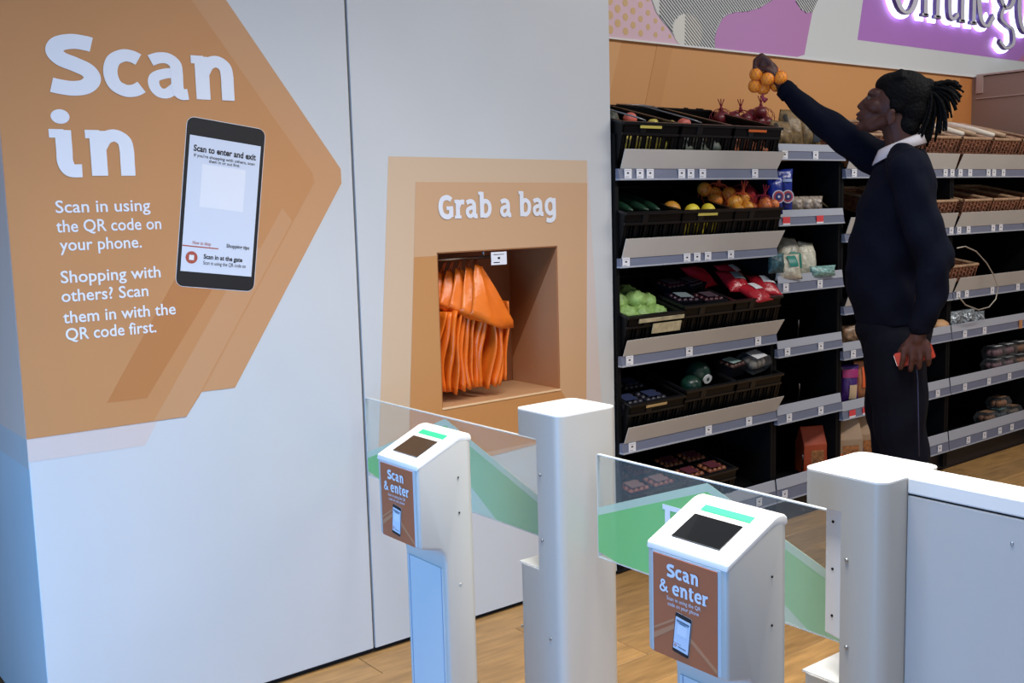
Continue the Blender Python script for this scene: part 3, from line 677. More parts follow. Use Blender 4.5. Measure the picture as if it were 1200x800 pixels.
def copy_tree_limited(o):
    c = o.copy(); C.objects.link(c)
    for ch in _tpl:
        k = ch.copy(); C.objects.link(k); k.parent = c
    return c
YEL = mat('yellow_strip', 'c9b95a', .5); ORG = mat('orange_strip', 'd0652e', .5)
crate('a1', 2.955, 1.605, 'top shelf black crate nearest the white wall, with a yellow label strip', strip=YEL, handle=True)
crate('a2', 3.270, 1.605, 'middle black crate of the three on the top shelf', handle=True)
crate('a3', 3.585, 1.605, 'top shelf black crate farthest from the white wall, with an orange label strip', strip=ORG)
crate('b1', 2.960, 1.268, 'second shelf black crate of dark green cucumbers by the white wall')
crate('b2', 3.275, 1.268, 'second shelf black crate holding loose lemons', strip=YEL)
crate('b3', 3.590, 1.268, 'second shelf black crate holding bags of citrus and apples')
crate('c1', 2.965, .872, 'third shelf black crate piled with pale green lettuces', y=2.915)
crate('c2', 3.280, .888, 'third shelf black crate of dark berry punnets')
crate('c3', 3.592, .888, 'third shelf black crate filled with red bags')
crate('d1', 2.970, .530, 'fourth shelf black crate with a tan edge strip beside the white wall', strip=mat('tan_edge', 'b79a6a', .5))
crate('d2', 3.285, .545, 'fourth shelf black crate holding a dark green melon')
crate('d3', 3.600, .545, 'fourth shelf black crate farthest from the wall, under the clear packs')
crate('e1', 2.975, .170, 'bottom shelf black crate seen through the near glass leaf', tilt=12)
crate('e2', 3.300, .170, 'bottom shelf black crate just above the peak of the green arrow', tilt=12)

bpy.context.view_layer.update()
def CM(key): 
    t = crates[key]; return Matrix.Translation(t.location) @ t.rotation_euler.to_matrix().to_4x4()
def place(o, key, x, y, z, rx=0, ry=0, rz=0, s=1):
    A = (CM(key) if key else Matrix.Identity(4)) @ Matrix.Translation((x, y, z)) @ Matrix.Rotation(math.radians(rz), 4, 'Z') @ Matrix.Rotation(math.radians(ry), 4, 'Y') @ Matrix.Rotation(math.radians(rx), 4, 'X') @ Matrix.Scale(s, 4)
    o.matrix_world = A; return o
MESH = {}
def inst(key, maker, name, mt, label, cat, group=None, smooth=True):
    if key not in MESH:
        o = maker().build(name, mt, None, smooth=smooth); MESH[key] = o.data
    else:
        o = bpy.data.objects.new(name, MESH[key]); C.objects.link(o)
    return tag(o, label, cat, group)
def lumpy(r, amp=.06, sd=0, seg=20, rings=12):
    def fn(p): return 1 + amp * math.sin(p.x * 3.1 + sd) * math.sin(p.y * 2.7 + sd * 2) + amp * .6 * math.sin(p.z * 5 + sd * 3)
    return lambda: MB().ball((0, 0, 0), r, seg, rings, fn=fn)
def lemon():
    return MB().ball((0, 0, 0), (.034, .027, .027), 18, 12, fn=lambda p: 1 + .22 * max(0, abs(p.x) - .9) * 8 * .3)
MANGO = mat('pink_mango_skin', 'd4685c', .4, noise=.25, nscale=12); PEP = mat('yellow_pepper_skin', 'c9bb55', .3, noise=.1)
LEM = mat('lemon_peel', 'e6cf3e', .4, bump=.3, bscale=140); ORA = mat('orange_peel', 'e8862a', .42, bump=.3, bscale=150)
CUC = mat('cucumber_skin', '1d3a2a', .3, noise=.3, nscale=15); APP = mat('red_apple_skin', 'a82a2e', .3, noise=.2, nscale=10)
SPUD = mat('sweet_potato_skin', '8a4a42', .6, noise=.2)
for i, (x, y, lab) in enumerate(((.045, .17, 'pink-red mango showing highest in the crate nearest the white wall'), (-.05, .26, 'pink-red mango half hidden at the back of the crate nearest the white wall'))):
    place(inst('mango', lumpy((.048, .033, .033), .05, 1), 'mango', MANGO, lab, 'fruit'), 'a1', x, y, .147, rz=20 * i, s=.68)
place(inst('mango', None, 'mango', MANGO, 'pink-red mango in the middle crate of the top shelf', 'fruit'), 'a2', -.01, .12, .142, rz=-15, s=.68)
place(inst('pepper', lumpy((.036, .030, .034), .12, 2), 'pepper', PEP, 'yellow-green pepper beside the mango in the top shelf crate by the wall', 'vegetable'), 'a1', .105, .10, .142, s=.62)
place(inst('pepper', None, 'pepper', PEP, 'yellow-green pepper in the left corner of the middle top shelf crate', 'vegetable'), 'a2', -.11, .10, .140, s=.6)
place(inst('avocado', lumpy((.05, .032, .032), .08, 5), 'avocado', mat('avocado_skin', '4a5044', .45, noise=.3), 'dull green avocado behind the handle of the top shelf crate by the wall', 'fruit'), 'a1', -.06, .17, .145, rz=40)
def fillrow(key, mk, name, mt, label, cat, group, n, z, jit=.012, ys=(.04, .11), r=.03, seed=1):
    random.seed(seed)
    for j, y in enumerate(ys):
        for i in range(n):
            x = -.125 + (i + .5) * .25 / n + random.uniform(-jit, jit)
            place(inst(mk[0], mk[1], name, mt, label, cat, group), key, x, y + random.uniform(-.008, .008), z + random.uniform(-.006, .006) , rz=random.uniform(0, 180))
fillrow('a1', ('pepper', None), 'pepper', PEP, 'yellow-green pepper glimpsed through the slots of the top crate by the wall', 'vegetable', 'peppers low in the top crate by the wall', 4, .065, seed=2)
fillrow('a2', ('avocado', None), 'avocado', mat('avocado_skin', '4a5044'), 'dull grey-green avocado glimpsed through the slots of the middle top crate', 'fruit', 'avocados low in the middle top crate', 3, .065, seed=3)
fillrow('a3', ('spud', lumpy((.05, .03, .03), .08, 7)), 'sweet_potato', mat('rust_potato', 'a25a34', .6, noise=.2), 'rust-brown sweet potato glimpsed through the slots of the far top crate', 'vegetable', 'sweet potatoes in the far top crate', 3, .065, ys=(.045, .12, .2), seed=4)
# cucumbers
for i in range(7):
    place(inst('cuc', lambda: MB().ball((0, 0, 0), (.022, .15, .022), 12, 14), 'cucumber', CUC, 'dark green cucumber lying in the second shelf crate by the wall', 'vegetable', 'cucumbers in the second shelf crate'), 'b1', -.115 + i * .038, .19, .125 + (i % 2) * .03, rz=random.uniform(-6, 6))
for i, (x, y, lab) in enumerate(((-.125, .09, 'orange lemon-sized fruit at the left end of the lemon crate'), (-.045, .05, 'yellow lemon in the middle of the lemon crate front row'), (.05, .05, 'yellow lemon at the right of the lemon crate front row'))):
    o = inst('lemon' if i else 'satsuma', lemon if i else lumpy((.033, .033, .030), .02), 'lemon' if i else 'orange', LEM if i else mat('dull_orange_peel', 'c98a2e', .45), lab, 'fruit'); place(o, 'b2', x, y, .143, rz=25 * i, s=1.15)
fillrow('b2', ('lemon', None), 'lemon', LEM, 'yellow lemon glimpsed through the slots of the lemon crate', 'fruit', 'lemons low in the lemon crate', 3, .07, seed=5)
# citrus and apple bags
def blob_bag(name, label, cat, key, x, y, z, fruit, fm, n, r, netcol, spread=.05, neck=True, scale=1, rx=0, rz=0, group=None, seed=0):
    random.seed(seed + 11); t = thing(name, label, cat, group=group); pos = []
    for i in range(n):
        for tr in range(60):
            p = Vector((random.uniform(-1, 1) * spread, random.uniform(-1, 1) * spread * .6, random.uniform(-.4, .6) * spread))
            if all((p - q).length > r * 1.55 for q in pos): break
        pos.append(p)
        k = ('bf', fruit, round(r, 4))
        if k not in MESH: o = MB().ball((0, 0, 0), r, 14, 9).build(fruit, fm, t, smooth=True); MESH[k] = o.data
        else: o = bpy.data.objects.new(fruit, MESH[k]); C.objects.link(o); o.parent = t
        o.location = p
    zt = max(p.z for p in pos) + r
    nm = MB()
    # net strands around the bundle
    for a in range(12):
        an = a * PI / 6; pts = []
        for s in range(9):
            th = PI * s / 8; rad = math.sin(th)
            pts.append((rad * math.cos(an + s * .25) * (spread + r) * 1.0, rad * math.sin(an + s * .25) * (spread * .6 + r) * 1.02, math.cos(th) * (spread * .5 + r) * 1.05 + spread * .05))
        nm.tube(pts, .0012, 4)
    if neck:
        for a in range(6): nm.tube([(0.01 * math.cos(a), .01 * math.sin(a), zt - .01), (.003 * math.cos(a), .003 * math.sin(a), zt + .02), (.02 * math.cos(a), .012 * math.sin(a), zt + .05)], .002, 4)
    nm.build('net', netcol, t)['kind'] = 'stuff'
    place(t, key, x, y, z, rx=rx, rz=rz, s=scale); return t
NETR = mat('red_netting', '8a2238', .5); NETO = mat('orange_netting', 'c8502a', .5)
blob_bag('fruit_bag', 'bag of oranges behind the lemons on the second shelf', 'fruit bag', 'b3', -.09, .17, .165, 'orange', ORA, 6, .032, NETO, .055, seed=1)
blob_bag('fruit_bag', 'bag of yellow-orange fruit with a white label, middle of the second shelf far crate', 'fruit bag', 'b3', -.02, .09, .150, 'orange', mat('amber_peel', 'dd9a35', .4), 5, .030, NETO, .045, seed=2)
blob_bag('fruit_bag', 'bag of red apples at the back of the second shelf far crate', 'fruit bag', 'b3', .06, .15, .165, 'apple', APP, 5, .033, NETR, .05, seed=3)
blob_bag('fruit_bag', 'bag of mixed orange and yellow fruit at the front of the second shelf far crate', 'fruit bag', 'b3', .09, .06, .150, 'peach', mat('peach_peel', 'd9783a', .4, noise=.3), 5, .028, NETR, .042, seed=4)

# pillow shaped bags
def pillow(w_, h_, t_, nu=14, nv=16, crimp=.06, seed=0, neckw=1.0):
    """stands in XZ, thickness in Y"""
    def f(side):
        def g(u, v):
            a, b = u * 2 - 1, v
            e = (1 - abs(a) ** 3) * (math.sin(PI * min(1, max(0, (b - crimp * .4) / (1 - crimp * 1.4)))) ** .55 if crimp * .4 < b < 1 - crimp else 0)
            wv = .10 * math.sin(a * 5 + b * 7 + seed) * math.sin(b * 11 + seed * 2) + .06 * math.sin(a * 13 + b * 4 + seed)
            k = 1 - .10 * math.sin(PI * b) * abs(a); kk = (neckw + (1 - neckw) * (1 - max(0, b - .75) * 4)) if b > .75 else 1
            return (a * w_ / 2 * k * kk, side * t_ / 2 * e * (1 + wv), b * h_)
        return g
    m = MB(); m.grid(f(-1), nu, nv); m.grid(f(1), nu, nv); return m
def patch(w_, h_, y, z, mb=None, mi=0, r=None):
    mb = mb or MB(); mb.box(-w_ / 2, w_ / 2, y - .0015, y, z - h_ / 2, z + h_ / 2, mi); return mb
def bagp(name, label, cat, w_, h_, t_, mt, loc, rot=(0, 0, 0), patches=(), key=None, group=None, seed=0, neckw=1, extra=None):
    t = thing(name, label, cat, group=group); k = ('p', w_, h_, t_, seed, neckw)
    if k in MESH: o = link('pouch', MESH[k].copy(), [], t); o.data.materials.clear(); o.data.materials.append(mt)
    else: o = pillow(w_, h_, t_, seed=seed, neckw=neckw).build('pouch', mt, t, smooth=True, merge=True); MESH[k] = o.data
    for nm, pw, ph, px, pz, pm_ in patches:
        m = MB(); y0 = -t_ * .5 * (1.03)
        m.grid(lambda u, v: (px + (u - .5) * pw, y0 * (1 - abs((px + (u - .5) * pw) * 2 / w_) ** 3) * (max(.05, math.sin(PI * min(1, max(0, (pz + (v - .5) * ph) / h_)))) ** .55) - .003, pz + (v - .5) * ph), 6, 6)
        m.build(nm, pm_, t, smooth=True)
    if extra: extra(t)
    place(t, key, *loc, rx=rot[0], ry=rot[1], rz=rot[2]); return t
BLUEB = mat('blue_bag_film', '1d2f86', .25, bump=.2, bscale=25); TEAL = mat('teal_label', '0f7a6c', .4); MUSH = mat('bean_sprout_bag', 'c9c6b4', .3, bump=.6, bscale=50, noise=.2, nscale=40)
REDB = mat('red_bag_film', 'b0222e', .25, bump=.5, bscale=35, noise=.2, nscale=30); WLAB = mat('white_label', 'd9dade', .5)
BROWNP = mat('brown_paper', 'a08468', .7, bump=.15, noise=.08, nscale=12); SPUDB = mat('potato_bag', '7c6544', .4, noise=.45, nscale=35, bump=.4)
def emblem(t):
    for nm, r, mt, y in (('emblem_ring', .029, mat('emblem_white', 'c9c4d0', .5), -.033), ('emblem_ring', .024, mat('emblem_red', 'a8404a', .5), -.0345), ('emblem_centre', .016, mat('emblem_navy', '28306a', .5), -.036), ('emblem_centre', .006, mat('emblem_white', 'c9c4d0', .5), -.0375)):
        MB().prism([(r * math.cos(a * PI / 10), .075 + r * math.sin(a * PI / 10)) for a in range(20)], lambda a, b, d: (a, d, b), y, y + .002).build(nm, mt, t)
bagp('snack_bag', 'blue bag with round emblem standing nearest the citrus crate', 'bag', .075, .165, .055, BLUEB, (3.745, 2.915, 1.395), (0, 0, -25), seed=1, extra=emblem)
bagp('snack_bag', 'taller blue bag with round emblem standing beside the small patterned packs', 'bag', .082, .195, .055, BLUEB, (3.835, 2.935, 1.395), (0, 0, -25), seed=2, extra=emblem, patches=[('name_strip', .05, .012, 0, .145, mat('pale_blue_strip', '8ea2cc', .4))])
for i, x in enumerate((3.955, 4.030, 4.10)):
    bagp('nut_pack', ('small white and brown patterned pack nearest the blue bags', 'small white and brown patterned pack in the middle of its row', 'small white and brown patterned pack at the right end of its row')[i], 'pack', .07, .075, .045, mat('patterned_pack', '9c8d80', .35, noise=.7, nscale=60), (x, 2.96, 1.395), (0, 0, -20), seed=3 + i, group='small patterned packs')
MB_ = MB().tube([(4.10, 2.93, 1.44), (4.22, 2.98, 1.415)], .004, 6)
tag(MB_.build('peg_rod', mat('brass_rod', '8a7a60', .4, metal=.6)), 'thin metal rod lying on the second rail of the narrow bay', 'rod')
# bean sprout bags
bagp('sprout_bag', 'squat white vegetable bag with a teal label at the left front of its shelf', 'bag', .16, .115, .07, MUSH, (3.83, 2.905, 1.105), (-12, 0, -12), seed=6, patches=[('teal_label', .05, .05, .01, .078, TEAL)])
bagp('sprout_bag', 'tall clear-topped vegetable bag with a big teal label leaning at the back', 'bag', .15, .20, .06, mat('sprout_bag_grey', 'a9a596', .3, bump=.6, bscale=45, noise=.35, nscale=30), (3.93, 2.97, 1.10), (-18, 8, -14), seed=7, patches=[('teal_label', .07, .07, .02, .085, TEAL)], neckw=.6)
bagp('sprout_bag', 'white vegetable bag with teal edge at the right end of its shelf', 'bag', .13, .17, .06, MUSH, (4.05, 2.97, 1.10), (-15, 10, -10), seed=8, neckw=.7)
bagp('leafy_bag', 'crumpled teal printed bag lying flat along the rail', 'bag', .17, .05, .05, mat('teal_crinkle', '7fa8a2', .3, noise=.6, nscale=60, bump=.6), (4.07, 2.90, 1.105), (0, 0, -8), seed=9)
bagp('leafy_bag', 'crumpled dark teal netted bag beside the end of the crate shelf', 'bag', .09, .085, .06, mat('teal_net', '31565c', .4, noise=.8, nscale=70, bump=.8), (3.735, 2.90, 1.14), (0, 0, -10), seed=10)
# top shelf of the narrow bay: potato bags and red onion nets
for i, (x, y, h_, lab) in enumerate(((3.84, 2.96, .12, 'low brown see-through bag of potatoes against the far top crate'), (3.945, 2.98, .175, 'tall brown see-through bag of potatoes in the middle of the narrow top shelf'), (4.075, 2.98, .165, 'brown bag of potatoes with a dark label, right on the narrow top shelf'))):
    bagp('potato_bag', lab, 'bag', .13, h_, .08, SPUDB, (x, y, 1.682), (-8, 5 - 4 * i, -18), seed=12 + i, neckw=.75, patches=[('dark_label', .045, .07, .025, .06, mat('slate_label', '3a3f48', .5))] if i == 2 else [('dark_edge', .014, h_ * .8, -.04, h_ * .45, mat('dark_bag_edge', '2a2420', .5))])
tag(MB().box(3.76, 4.22, 3.10, 3.34, 1.672, 1.74).build('stock_carton', mat('dark_carton', '2a211b', .7)), 'low dark carton at the back of the narrow top shelf under the onion nets', 'carton')
ONI = mat('red_onion_skin', '6a2028', .35, noise=.2)
for i, (x, z) in enumerate(((3.75, 1.835), (3.885, 1.815), (4.03, 1.835))):
    blob_bag('onion_net', ('small red onion net standing farthest left behind the crates', 'red onion net standing in the middle behind the crates', 'red onion net nearest the raised hand, its neck tied with a white band')[i], 'vegetable net', None, x, 3.22, z - (.0 if i else .01), 'onion', ONI, 5, .030, NETR, .045 if i else .03, seed=20 + i)
# lettuces
LET_ = mat('lettuce_leaf', '8fb064', .45, noise=.3, nscale=22, bump=1.0, bscale=30)
random.seed(5)
for i, (x, y, z) in enumerate(((-.09, .075, .135), (-.01, .07, .130), (.08, .07, .125), (-.08, .16, .165), (.01, .14, .17), (.085, .15, .15), (-.06, .24, .165), (.05, .23, .16))):
    labs = ['pale green lettuce at the left front of the lettuce crate', 'pale green lettuce second from the left in the front row', 'pale green lettuce right of centre in the front row', 'lettuce on the left of the second row', 'round green lettuce topmost in the middle of its crate', 'lettuce on the right of the second row', 'lettuce at the back left of its crate', 'lettuce at the back right of its crate']
    o = inst('let%d' % (i % 3), lambda s=i: MB().ball((0, 0, 0), (.052, .046, .042), 24, 16, fn=lambda p: 1 + .10 * math.sin(p.x * 9 + s) * math.sin(p.y * 8) + .05 * math.sin(p.z * 15 + p.x * 12)), 'lettuce', LET_, labs[i], 'vegetable', 'lettuces in the third shelf crate')
    place(o, 'c1', x, y, z, rz=i * 40)
m = MB().box(-.10, .15, -.012, -.008, .135, .150).box(-.02, .14, -.012, -.009, .085, .125)
place(tag(m.build('card_sleeve', mat('card_sleeve', 'b9ad8c', .6, noise=.3, nscale=30)), 'torn pale card strip along the front of the lettuce crate', 'card'), 'c1', 0, 0, 0)
# dark punnets and red bags
def punnet(name, label, key, x, y, z, col, lid, rx=0, rz=0, w_=.13, d_=.10, h_=.05, group=None):
    t = thing(name, label, 'punnet', group=group)
    b = MB(); b.add([(-w_*.42,-d_*.42,0),(w_*.42,-d_*.42,0),(w_*.42,d_*.42,0),(-w_*.42,d_*.42,0),(-w_/2,-d_/2,h_),(w_/2,-d_/2,h_),(w_/2,d_/2,h_),(-w_/2,d_/2,h_)], [(0,3,2,1),(0,1,5,4),(1,2,6,5),(2,3,7,6),(3,0,4,7)]); b.build('tray', mat('tray_black', '14141a', .25), t)
    c = MB(); random.seed(hash((round(x*100), round(y*100))) % 999)
    for i in range(4):
        for j in range(3): c.ball((-w_*.33 + i*w_*.22, -d_*.28 + j*d_*.28, h_*.85), .014, 8, 6)
    c.build('contents', col, t, smooth=True)['kind'] = 'stuff'
    m = MB(); m.box(-w_*.3, w_*.2, -d_*.3, d_*.25, h_ + .010, h_ + .012); m.build('label', lid, t)
    place(t, key, x, y, z, rx=rx, rz=rz); return t
BERRY = mat('dark_berry', '2a1622', .3); PLUM = mat('plum', '3c1520', .3)
for i, (x, y, z, c) in enumerate(((-.08, .08, .12, BERRY), (.05, .06, .12, PLUM), (-.04, .20, .14, PLUM), (.08, .20, .14, BERRY))):
    punnet('berry_punnet', ('dark berry punnet with a grey label at the left front of its crate', 'dark plum punnet at the right front of the berry crate', 'dark plum punnet at the back left of the berry crate', 'dark berry punnet at the back right of the berry crate')[i], 'c2', x, y, z, c, mat('grey_label', '7f8a8e', .5) if i == 0 else mat('dim_label', '4a3a42', .5), rz=i * 8 - 10)
for i, (x, y, z, rx, rz) in enumerate(((-.10, .24, .16, -68, 10), (-.02, .13, .165, -70, -12), (.07, .20, .17, -66, 15), (.03, .035, .15, -78, 5), (.10, .07, .16, -72, -20))):
    bagp('red_bag', ('red produce bag at the back left of the red bag crate', 'red produce bag with a grey label in the middle of its crate', 'red produce bag topmost with a white ticket', 'red produce bag lying flat at the front of its crate', 'red produce bag with a bright white ticket at the right front')[i], 'bag', .13, .15, .06, REDB, (x, y - .05, z), (rx, 0, rz), key='c3', seed=20 + i, patches=[('ticket', .065, .05, .01, .08, WLAB if i in (2, 4, 3) else mat('grey_label', '7f8a8e', .5))] if i != 0 else [])
# fourth shelf
MEL = mat('dark_green_melon', '16352a', .3, noise=.3, nscale=9, stretch=(1, 1, 5))
o = inst('melon', lumpy((.062, .060, .064), .03, 3, 28, 18), 'melon', MEL, 'large dark green melon with a round white sticker', 'fruit'); place(o, 'd2', .045, .12, .165, s=.84)
mm = MB().prism([(.029 * math.cos(a * PI / 10), .024 * math.sin(a * PI / 10)) for a in range(20)], lambda a, b, d: (a + .006, -.062 - d, b - .006), -.012, .0015).prism([(.006 + .010 * math.cos(a * PI / 6), .010 * math.sin(a * PI / 6)) for a in range(12)], lambda a, b, d: (a, -.0636 - d, b - .006), 0, .0006, 1).build('sticker', [WLAB, mat('sticker_mark', '3c5048', .5)], o)
o = inst('melon2', lumpy((.045, .045, .042), .03, 6), 'melon', MEL, 'smaller dark green melon left of the stickered one', 'fruit'); place(o, 'd2', -.06, .06, .150)
punnet('avocado_pack', 'dark tray of avocados with a pale teal label right of the melon', 'd3', -.09, .10, .155, mat('avocado_dark', '4a2c28', .4), mat('pale_teal_label', '9db8b4', .5), rz=10)
def clam(name, label, loc, s=(.13, .10, .07), inner=None, rz=0, key=None, lab=None, rx=0, group=None):
    t = thing(name, label, 'pack', group=group); w_, d_, h_ = s
    b = MB(); b.add([(-w_*.4,-d_*.4,0),(w_*.4,-d_*.4,0),(w_*.4,d_*.4,0),(-w_*.4,d_*.4,0),(-w_/2,-d_/2,h_*.55),(w_/2,-d_/2,h_*.55),(w_/2,d_/2,h_*.55),(-w_/2,d_/2,h_*.55),(-w_*.38,-d_*.36,h_),(w_*.38,-d_*.36,h_),(w_*.38,d_*.36,h_),(-w_*.38,d_*.36,h_)], [(0,3,2,1),(0,1,5,4),(1,2,6,5),(2,3,7,6),(3,0,4,7),(4,5,9,8),(5,6,10,9),(6,7,11,10),(7,4,8,11),(8,9,10,11)])
    b.build('clear_shell', film('clear_plastic', '6c7074', .2, .12), t)
    c = MB()
    for i in range(6): c.ball((-w_*.25 + (i % 3) * w_*.25, (-.15 + .3 * (i // 3)) * d_, h_*.45), (w_*.14, d_*.2, h_*.28), 8, 6)
    c.build('contents', inner or mat('pale_contents', '9a9086', .5), t, smooth=True)['kind'] = 'stuff'
    MB().box(-w_*.3, w_*.3, -d_*.3, d_*.25, h_, h_ + .0015).build('label', lab or WLAB, t)
    place(t, key, *loc, rz=rz, rx=rx); return t
clam('clear_pack', 'clear plastic tray with white contents at the right end of the fourth shelf', (.04, .09, .165), (.15, .11, .07), key='d3', rz=12, rx=8)
PW = ('front left', 'front right', 'back left', 'back right')
for i in range(4):
    punnet('dim_pack', 'dark blue-labelled pack at the ' + PW[i] + ' of the fourth shelf crate by the white wall', 'd1', -.10 + (i % 2) * .13, .07 + (i // 2) * .13, .10, mat('dim_purple', '25232f', .4), mat('dim_blue_label', '2c3350', .4), group='dark packs in the fourth shelf crate by the wall')
    punnet('meat_pack', 'reddish pack at the ' + PW[i] + ' of the bottom crate seen through the glass', 'e1', -.08 + (i % 2) * .14, .06 + (i // 2) * .12, .11, mat('rust_contents', '8a4a38', .4), mat('dim_pink_label', '8a6a66', .4), group='packs in the bottom crate behind the glass')
    punnet('meat_pack', 'dark orange-brown pack at the ' + PW[i] + ' of the second bottom crate', 'e2', -.08 + (i % 2) * .14, .06 + (i // 2) * .12, .11, mat('dim_orange', '7a4428', .4), mat('dim_red_label', '5a2a34', .4), group='packs in the second bottom crate')
# wire hooks on the empty shelves
for i, (x, z) in enumerate(((4.02, .808), (4.03, .511), (4.06, .170))):
    tag(MB().tube([(x, 3.0, z), (x - .004, 2.99, z + .06), (x - .03, 2.97, z + .10)], .003, 6).build('wire_hook', CHROME, smooth=True), ('bent wire hook on the upper empty shelf of the narrow bay', 'bent wire hook on the lower empty shelf of the narrow bay', 'bent wire hook on the bottom shelf of the narrow bay')[i], 'hook')
# paper and snack bags at the left end of the basket bay
def paperbag(label, x, y, z, w_, d_, h_, mt, rz, lab=None, group=None):
    t = thing('paper_bag', label, 'bag', group=group); b = MB()
    b.add([(-w_/2,-d_/2,0),(w_/2,-d_/2,0),(w_/2,d_/2,0),(-w_/2,d_/2,0),(-w_/2,-d_/2,h_*.62),(w_/2,-d_/2,h_*.62),(w_/2,d_/2,h_*.62),(-w_/2,d_/2,h_*.62),(-w_/2,-.004,h_),(w_/2,-.004,h_),(w_/2,.004,h_),(-w_/2,.004,h_),(-w_/2,0,h_*.66),(w_/2,0,h_*.66)],
          [(0,3,2,1),(0,1,5,4),(1,2,6,5),(2,3,7,6),(3,0,4,7),(4,5,9,8),(6,7,11,10),(8,9,10,11),(4,8,12),(8,11,12),(11,7,12),(4,12,7),(5,13,9),(9,13,10),(10,13,6),(5,6,13)])
    b.build('bag_paper', mt, t, bevel=.002, bseg=1)
    MB().box(-w_*.5, w_*.5, -d_/2 - .001, -d_/2, 0, h_*.34).build('printed_band', lab or ORG, t)
    MB().box(-w_*.2, w_*.35, -d_/2 - .002, -d_/2 - .001, h_*.15, h_*.5).build('window', mat('bread_window', '9a6238', .4, noise=.5, nscale=40), t)
    place(t, None, x, y, z, rz=rz); return t
RUST = mat('rust_paper', 'a3401f', .5)
paperbag('rust-orange bread bag in shadow at the left of the bottom row', 4.16, 3.02, .162, .12, .09, .22, RUST, -25, RUST)
paperbag('brown paper bread bag with an orange base in the middle of the bottom row', 4.345, 2.965, .158, .15, .10, .235, BROWNP, -28, ORG)
paperbag('brown paper bread bag half hidden behind the man on the bottom row', 4.50, 2.965, .158, .12, .10, .24, BROWNP, -25, mat('purple_band', '5a3a78', .4))
PURP = mat('purple_bag_film', '43246e', .3, bump=.2, noise=.1)
bagp('snack_bag', 'purple and pink bag with an oval window standing on the lower rail', 'bag', .10, .19, .05, PURP, (4.36, 2.95, .472), (0, 0, -28), seed=31, patches=[('pink_top', .08, .04, 0, .15, mat('magenta_top', 'a02a6a', .4)), ('oval_window', .04, .07, .01, .06, mat('cream_window', 'cdb08c', .5))])
bagp('snack_bag', 'orange and brown bag beside the purple one, next to the man', 'bag', .10, .20, .05, mat('orange_brown_film', 'b5744c', .35, noise=.2), (4.47, 2.95, .472), (0, 0, -25), seed=32, patches=[('orange_flash', .03, .10, 0, .12, mat('orange_flash', 'e0602e', .4))])
bagp('snack_bag', 'small brown and white bag on the rail beside the man at hip height', 'bag', .10, .10, .05, mat('brown_white_film', '8a6a50', .35, noise=.8, nscale=40), (4.37, 2.955, .752), (0, 0, -25), seed=33)

# ---------------------------------------------------------------- wicker baskets
WICK = mat('wicker', '8a5a42', .6, noise=.4, nscale=50, bump=.5); WRIM = mat('pale_wicker_rim', 'a8876a', .5, noise=.3, nscale=40)
def basket_proto():
    t = thing('wicker_basket', '', 'basket'); W, D, H = .290, .40, .085; m = MB(); h = W / 2
    m.box(-h + .012, h - .012, .012, D - .012, 0, .006)
    def loop(z, ph, g):
        pts = []
        per = [(-h, 0), (h, 0), (h, D), (-h, D), (-h, 0)]
        for a, b in zip(per[:-1], per[1:]):
            n = 12
            for k in range(n):
                x = a[0] + (b[0] - a[0]) * k / n; y = a[1] + (b[1] - a[1]) * k / n; o_ = .003 * (1 if (k + ph) % 2 else -1)
                nx, ny = (b[1] - a[1]), -(b[0] - a[0]); l = math.hypot(nx, ny); s = 1 - (H - z) * .0
                ta = (H - z) * .25
                x -= math.copysign(ta, x) if abs(x) > h - .001 else 0; y += (ta if y < .001 else (-ta if y > D - .001 else 0))
                pts.append((x + nx / l * o_ * g, y + ny / l * o_ * g, z))
        pts.append(pts[0]); return pts
    for r in range(7): m.tube(loop(.008 + r * .0105, r % 2, 1), .0055, 5, cap=False)
    m.build('weave', WICK, t, smooth=True)['kind'] = 'stuff'
    m = MB(); m.tube(loop(H, 0, 0), .009, 6, cap=False); m.build('rim', WRIM, t, smooth=True)
    m = MB()
    for i in range(9): m.tube([(-h + .01 + i * (W - .02) / 8, .004, .0), (-h + .01 + i * (W - .02) / 8, -.004, H)], .004, 5)
    m.build('stake', WICK, t)['kind'] = 'stuff'
    return t
bk0 = basket_proto(); bk_kids = list(bk0.children); bkn = [0]
def basket(x, z, label, tilt=15, y=2.905, s=1):
    if bkn[0]:
        t = bk0.copy(); C.objects.link(t)
        for ch in bk_kids: k = ch.copy(); C.objects.link(k); k.parent = t
    else: t = bk0
    bkn[0] = 1; t.location = (x, y, z); t.rotation_euler = (math.radians(tilt), 0, 0); t.scale = (s, s, s); t['label'] = label; t['group'] = 'wicker baskets'
    return t
for i, (x, l) in enumerate(((4.42, 'top row wicker basket directly behind the man, leftmost'), (4.735, 'top row wicker basket behind the man, second from the left'), (5.05, 'top row wicker basket just right of the dreadlocks'), (5.365, 'top row wicker basket third from the side wall'), (5.68, 'top row wicker basket second from the side wall'), (5.99, 'top row wicker basket nearest the side wall'))): basket(x, 1.665, l)
for i, (x, l) in enumerate(((4.74, 'second row wicker basket hidden mostly by the man'), (5.05, 'second row wicker basket close behind his shoulder'), (5.40, 'second row wicker basket in the middle, clear of the man'), (5.70, 'second row wicker basket second from the side wall'), (6.0, 'second row wicker basket nearest the side wall'))): basket(x, 1.345, l, 12)
basket(5.28, 1.005, 'single deep wicker basket on the third row, beside the wire hoop', 10)
for i, (x, key, zz) in enumerate(((5.42, 1, 1.40), (5.72, 1, 1.40), (5.24, 0, 1.03))):
    bagp('wrapped_loaf', ('pale wrapped loaf in the middle basket of the second row', 'pale wrapped loaf in the second row basket near the side wall', 'wrapped loaf in the single third row basket')[i], 'bread', .2, .12, .07, mat('loaf_wrap', '8c7768', .4, bump=.3), (x, 3.05, zz), (-60, 0, 10), seed=50 + i)
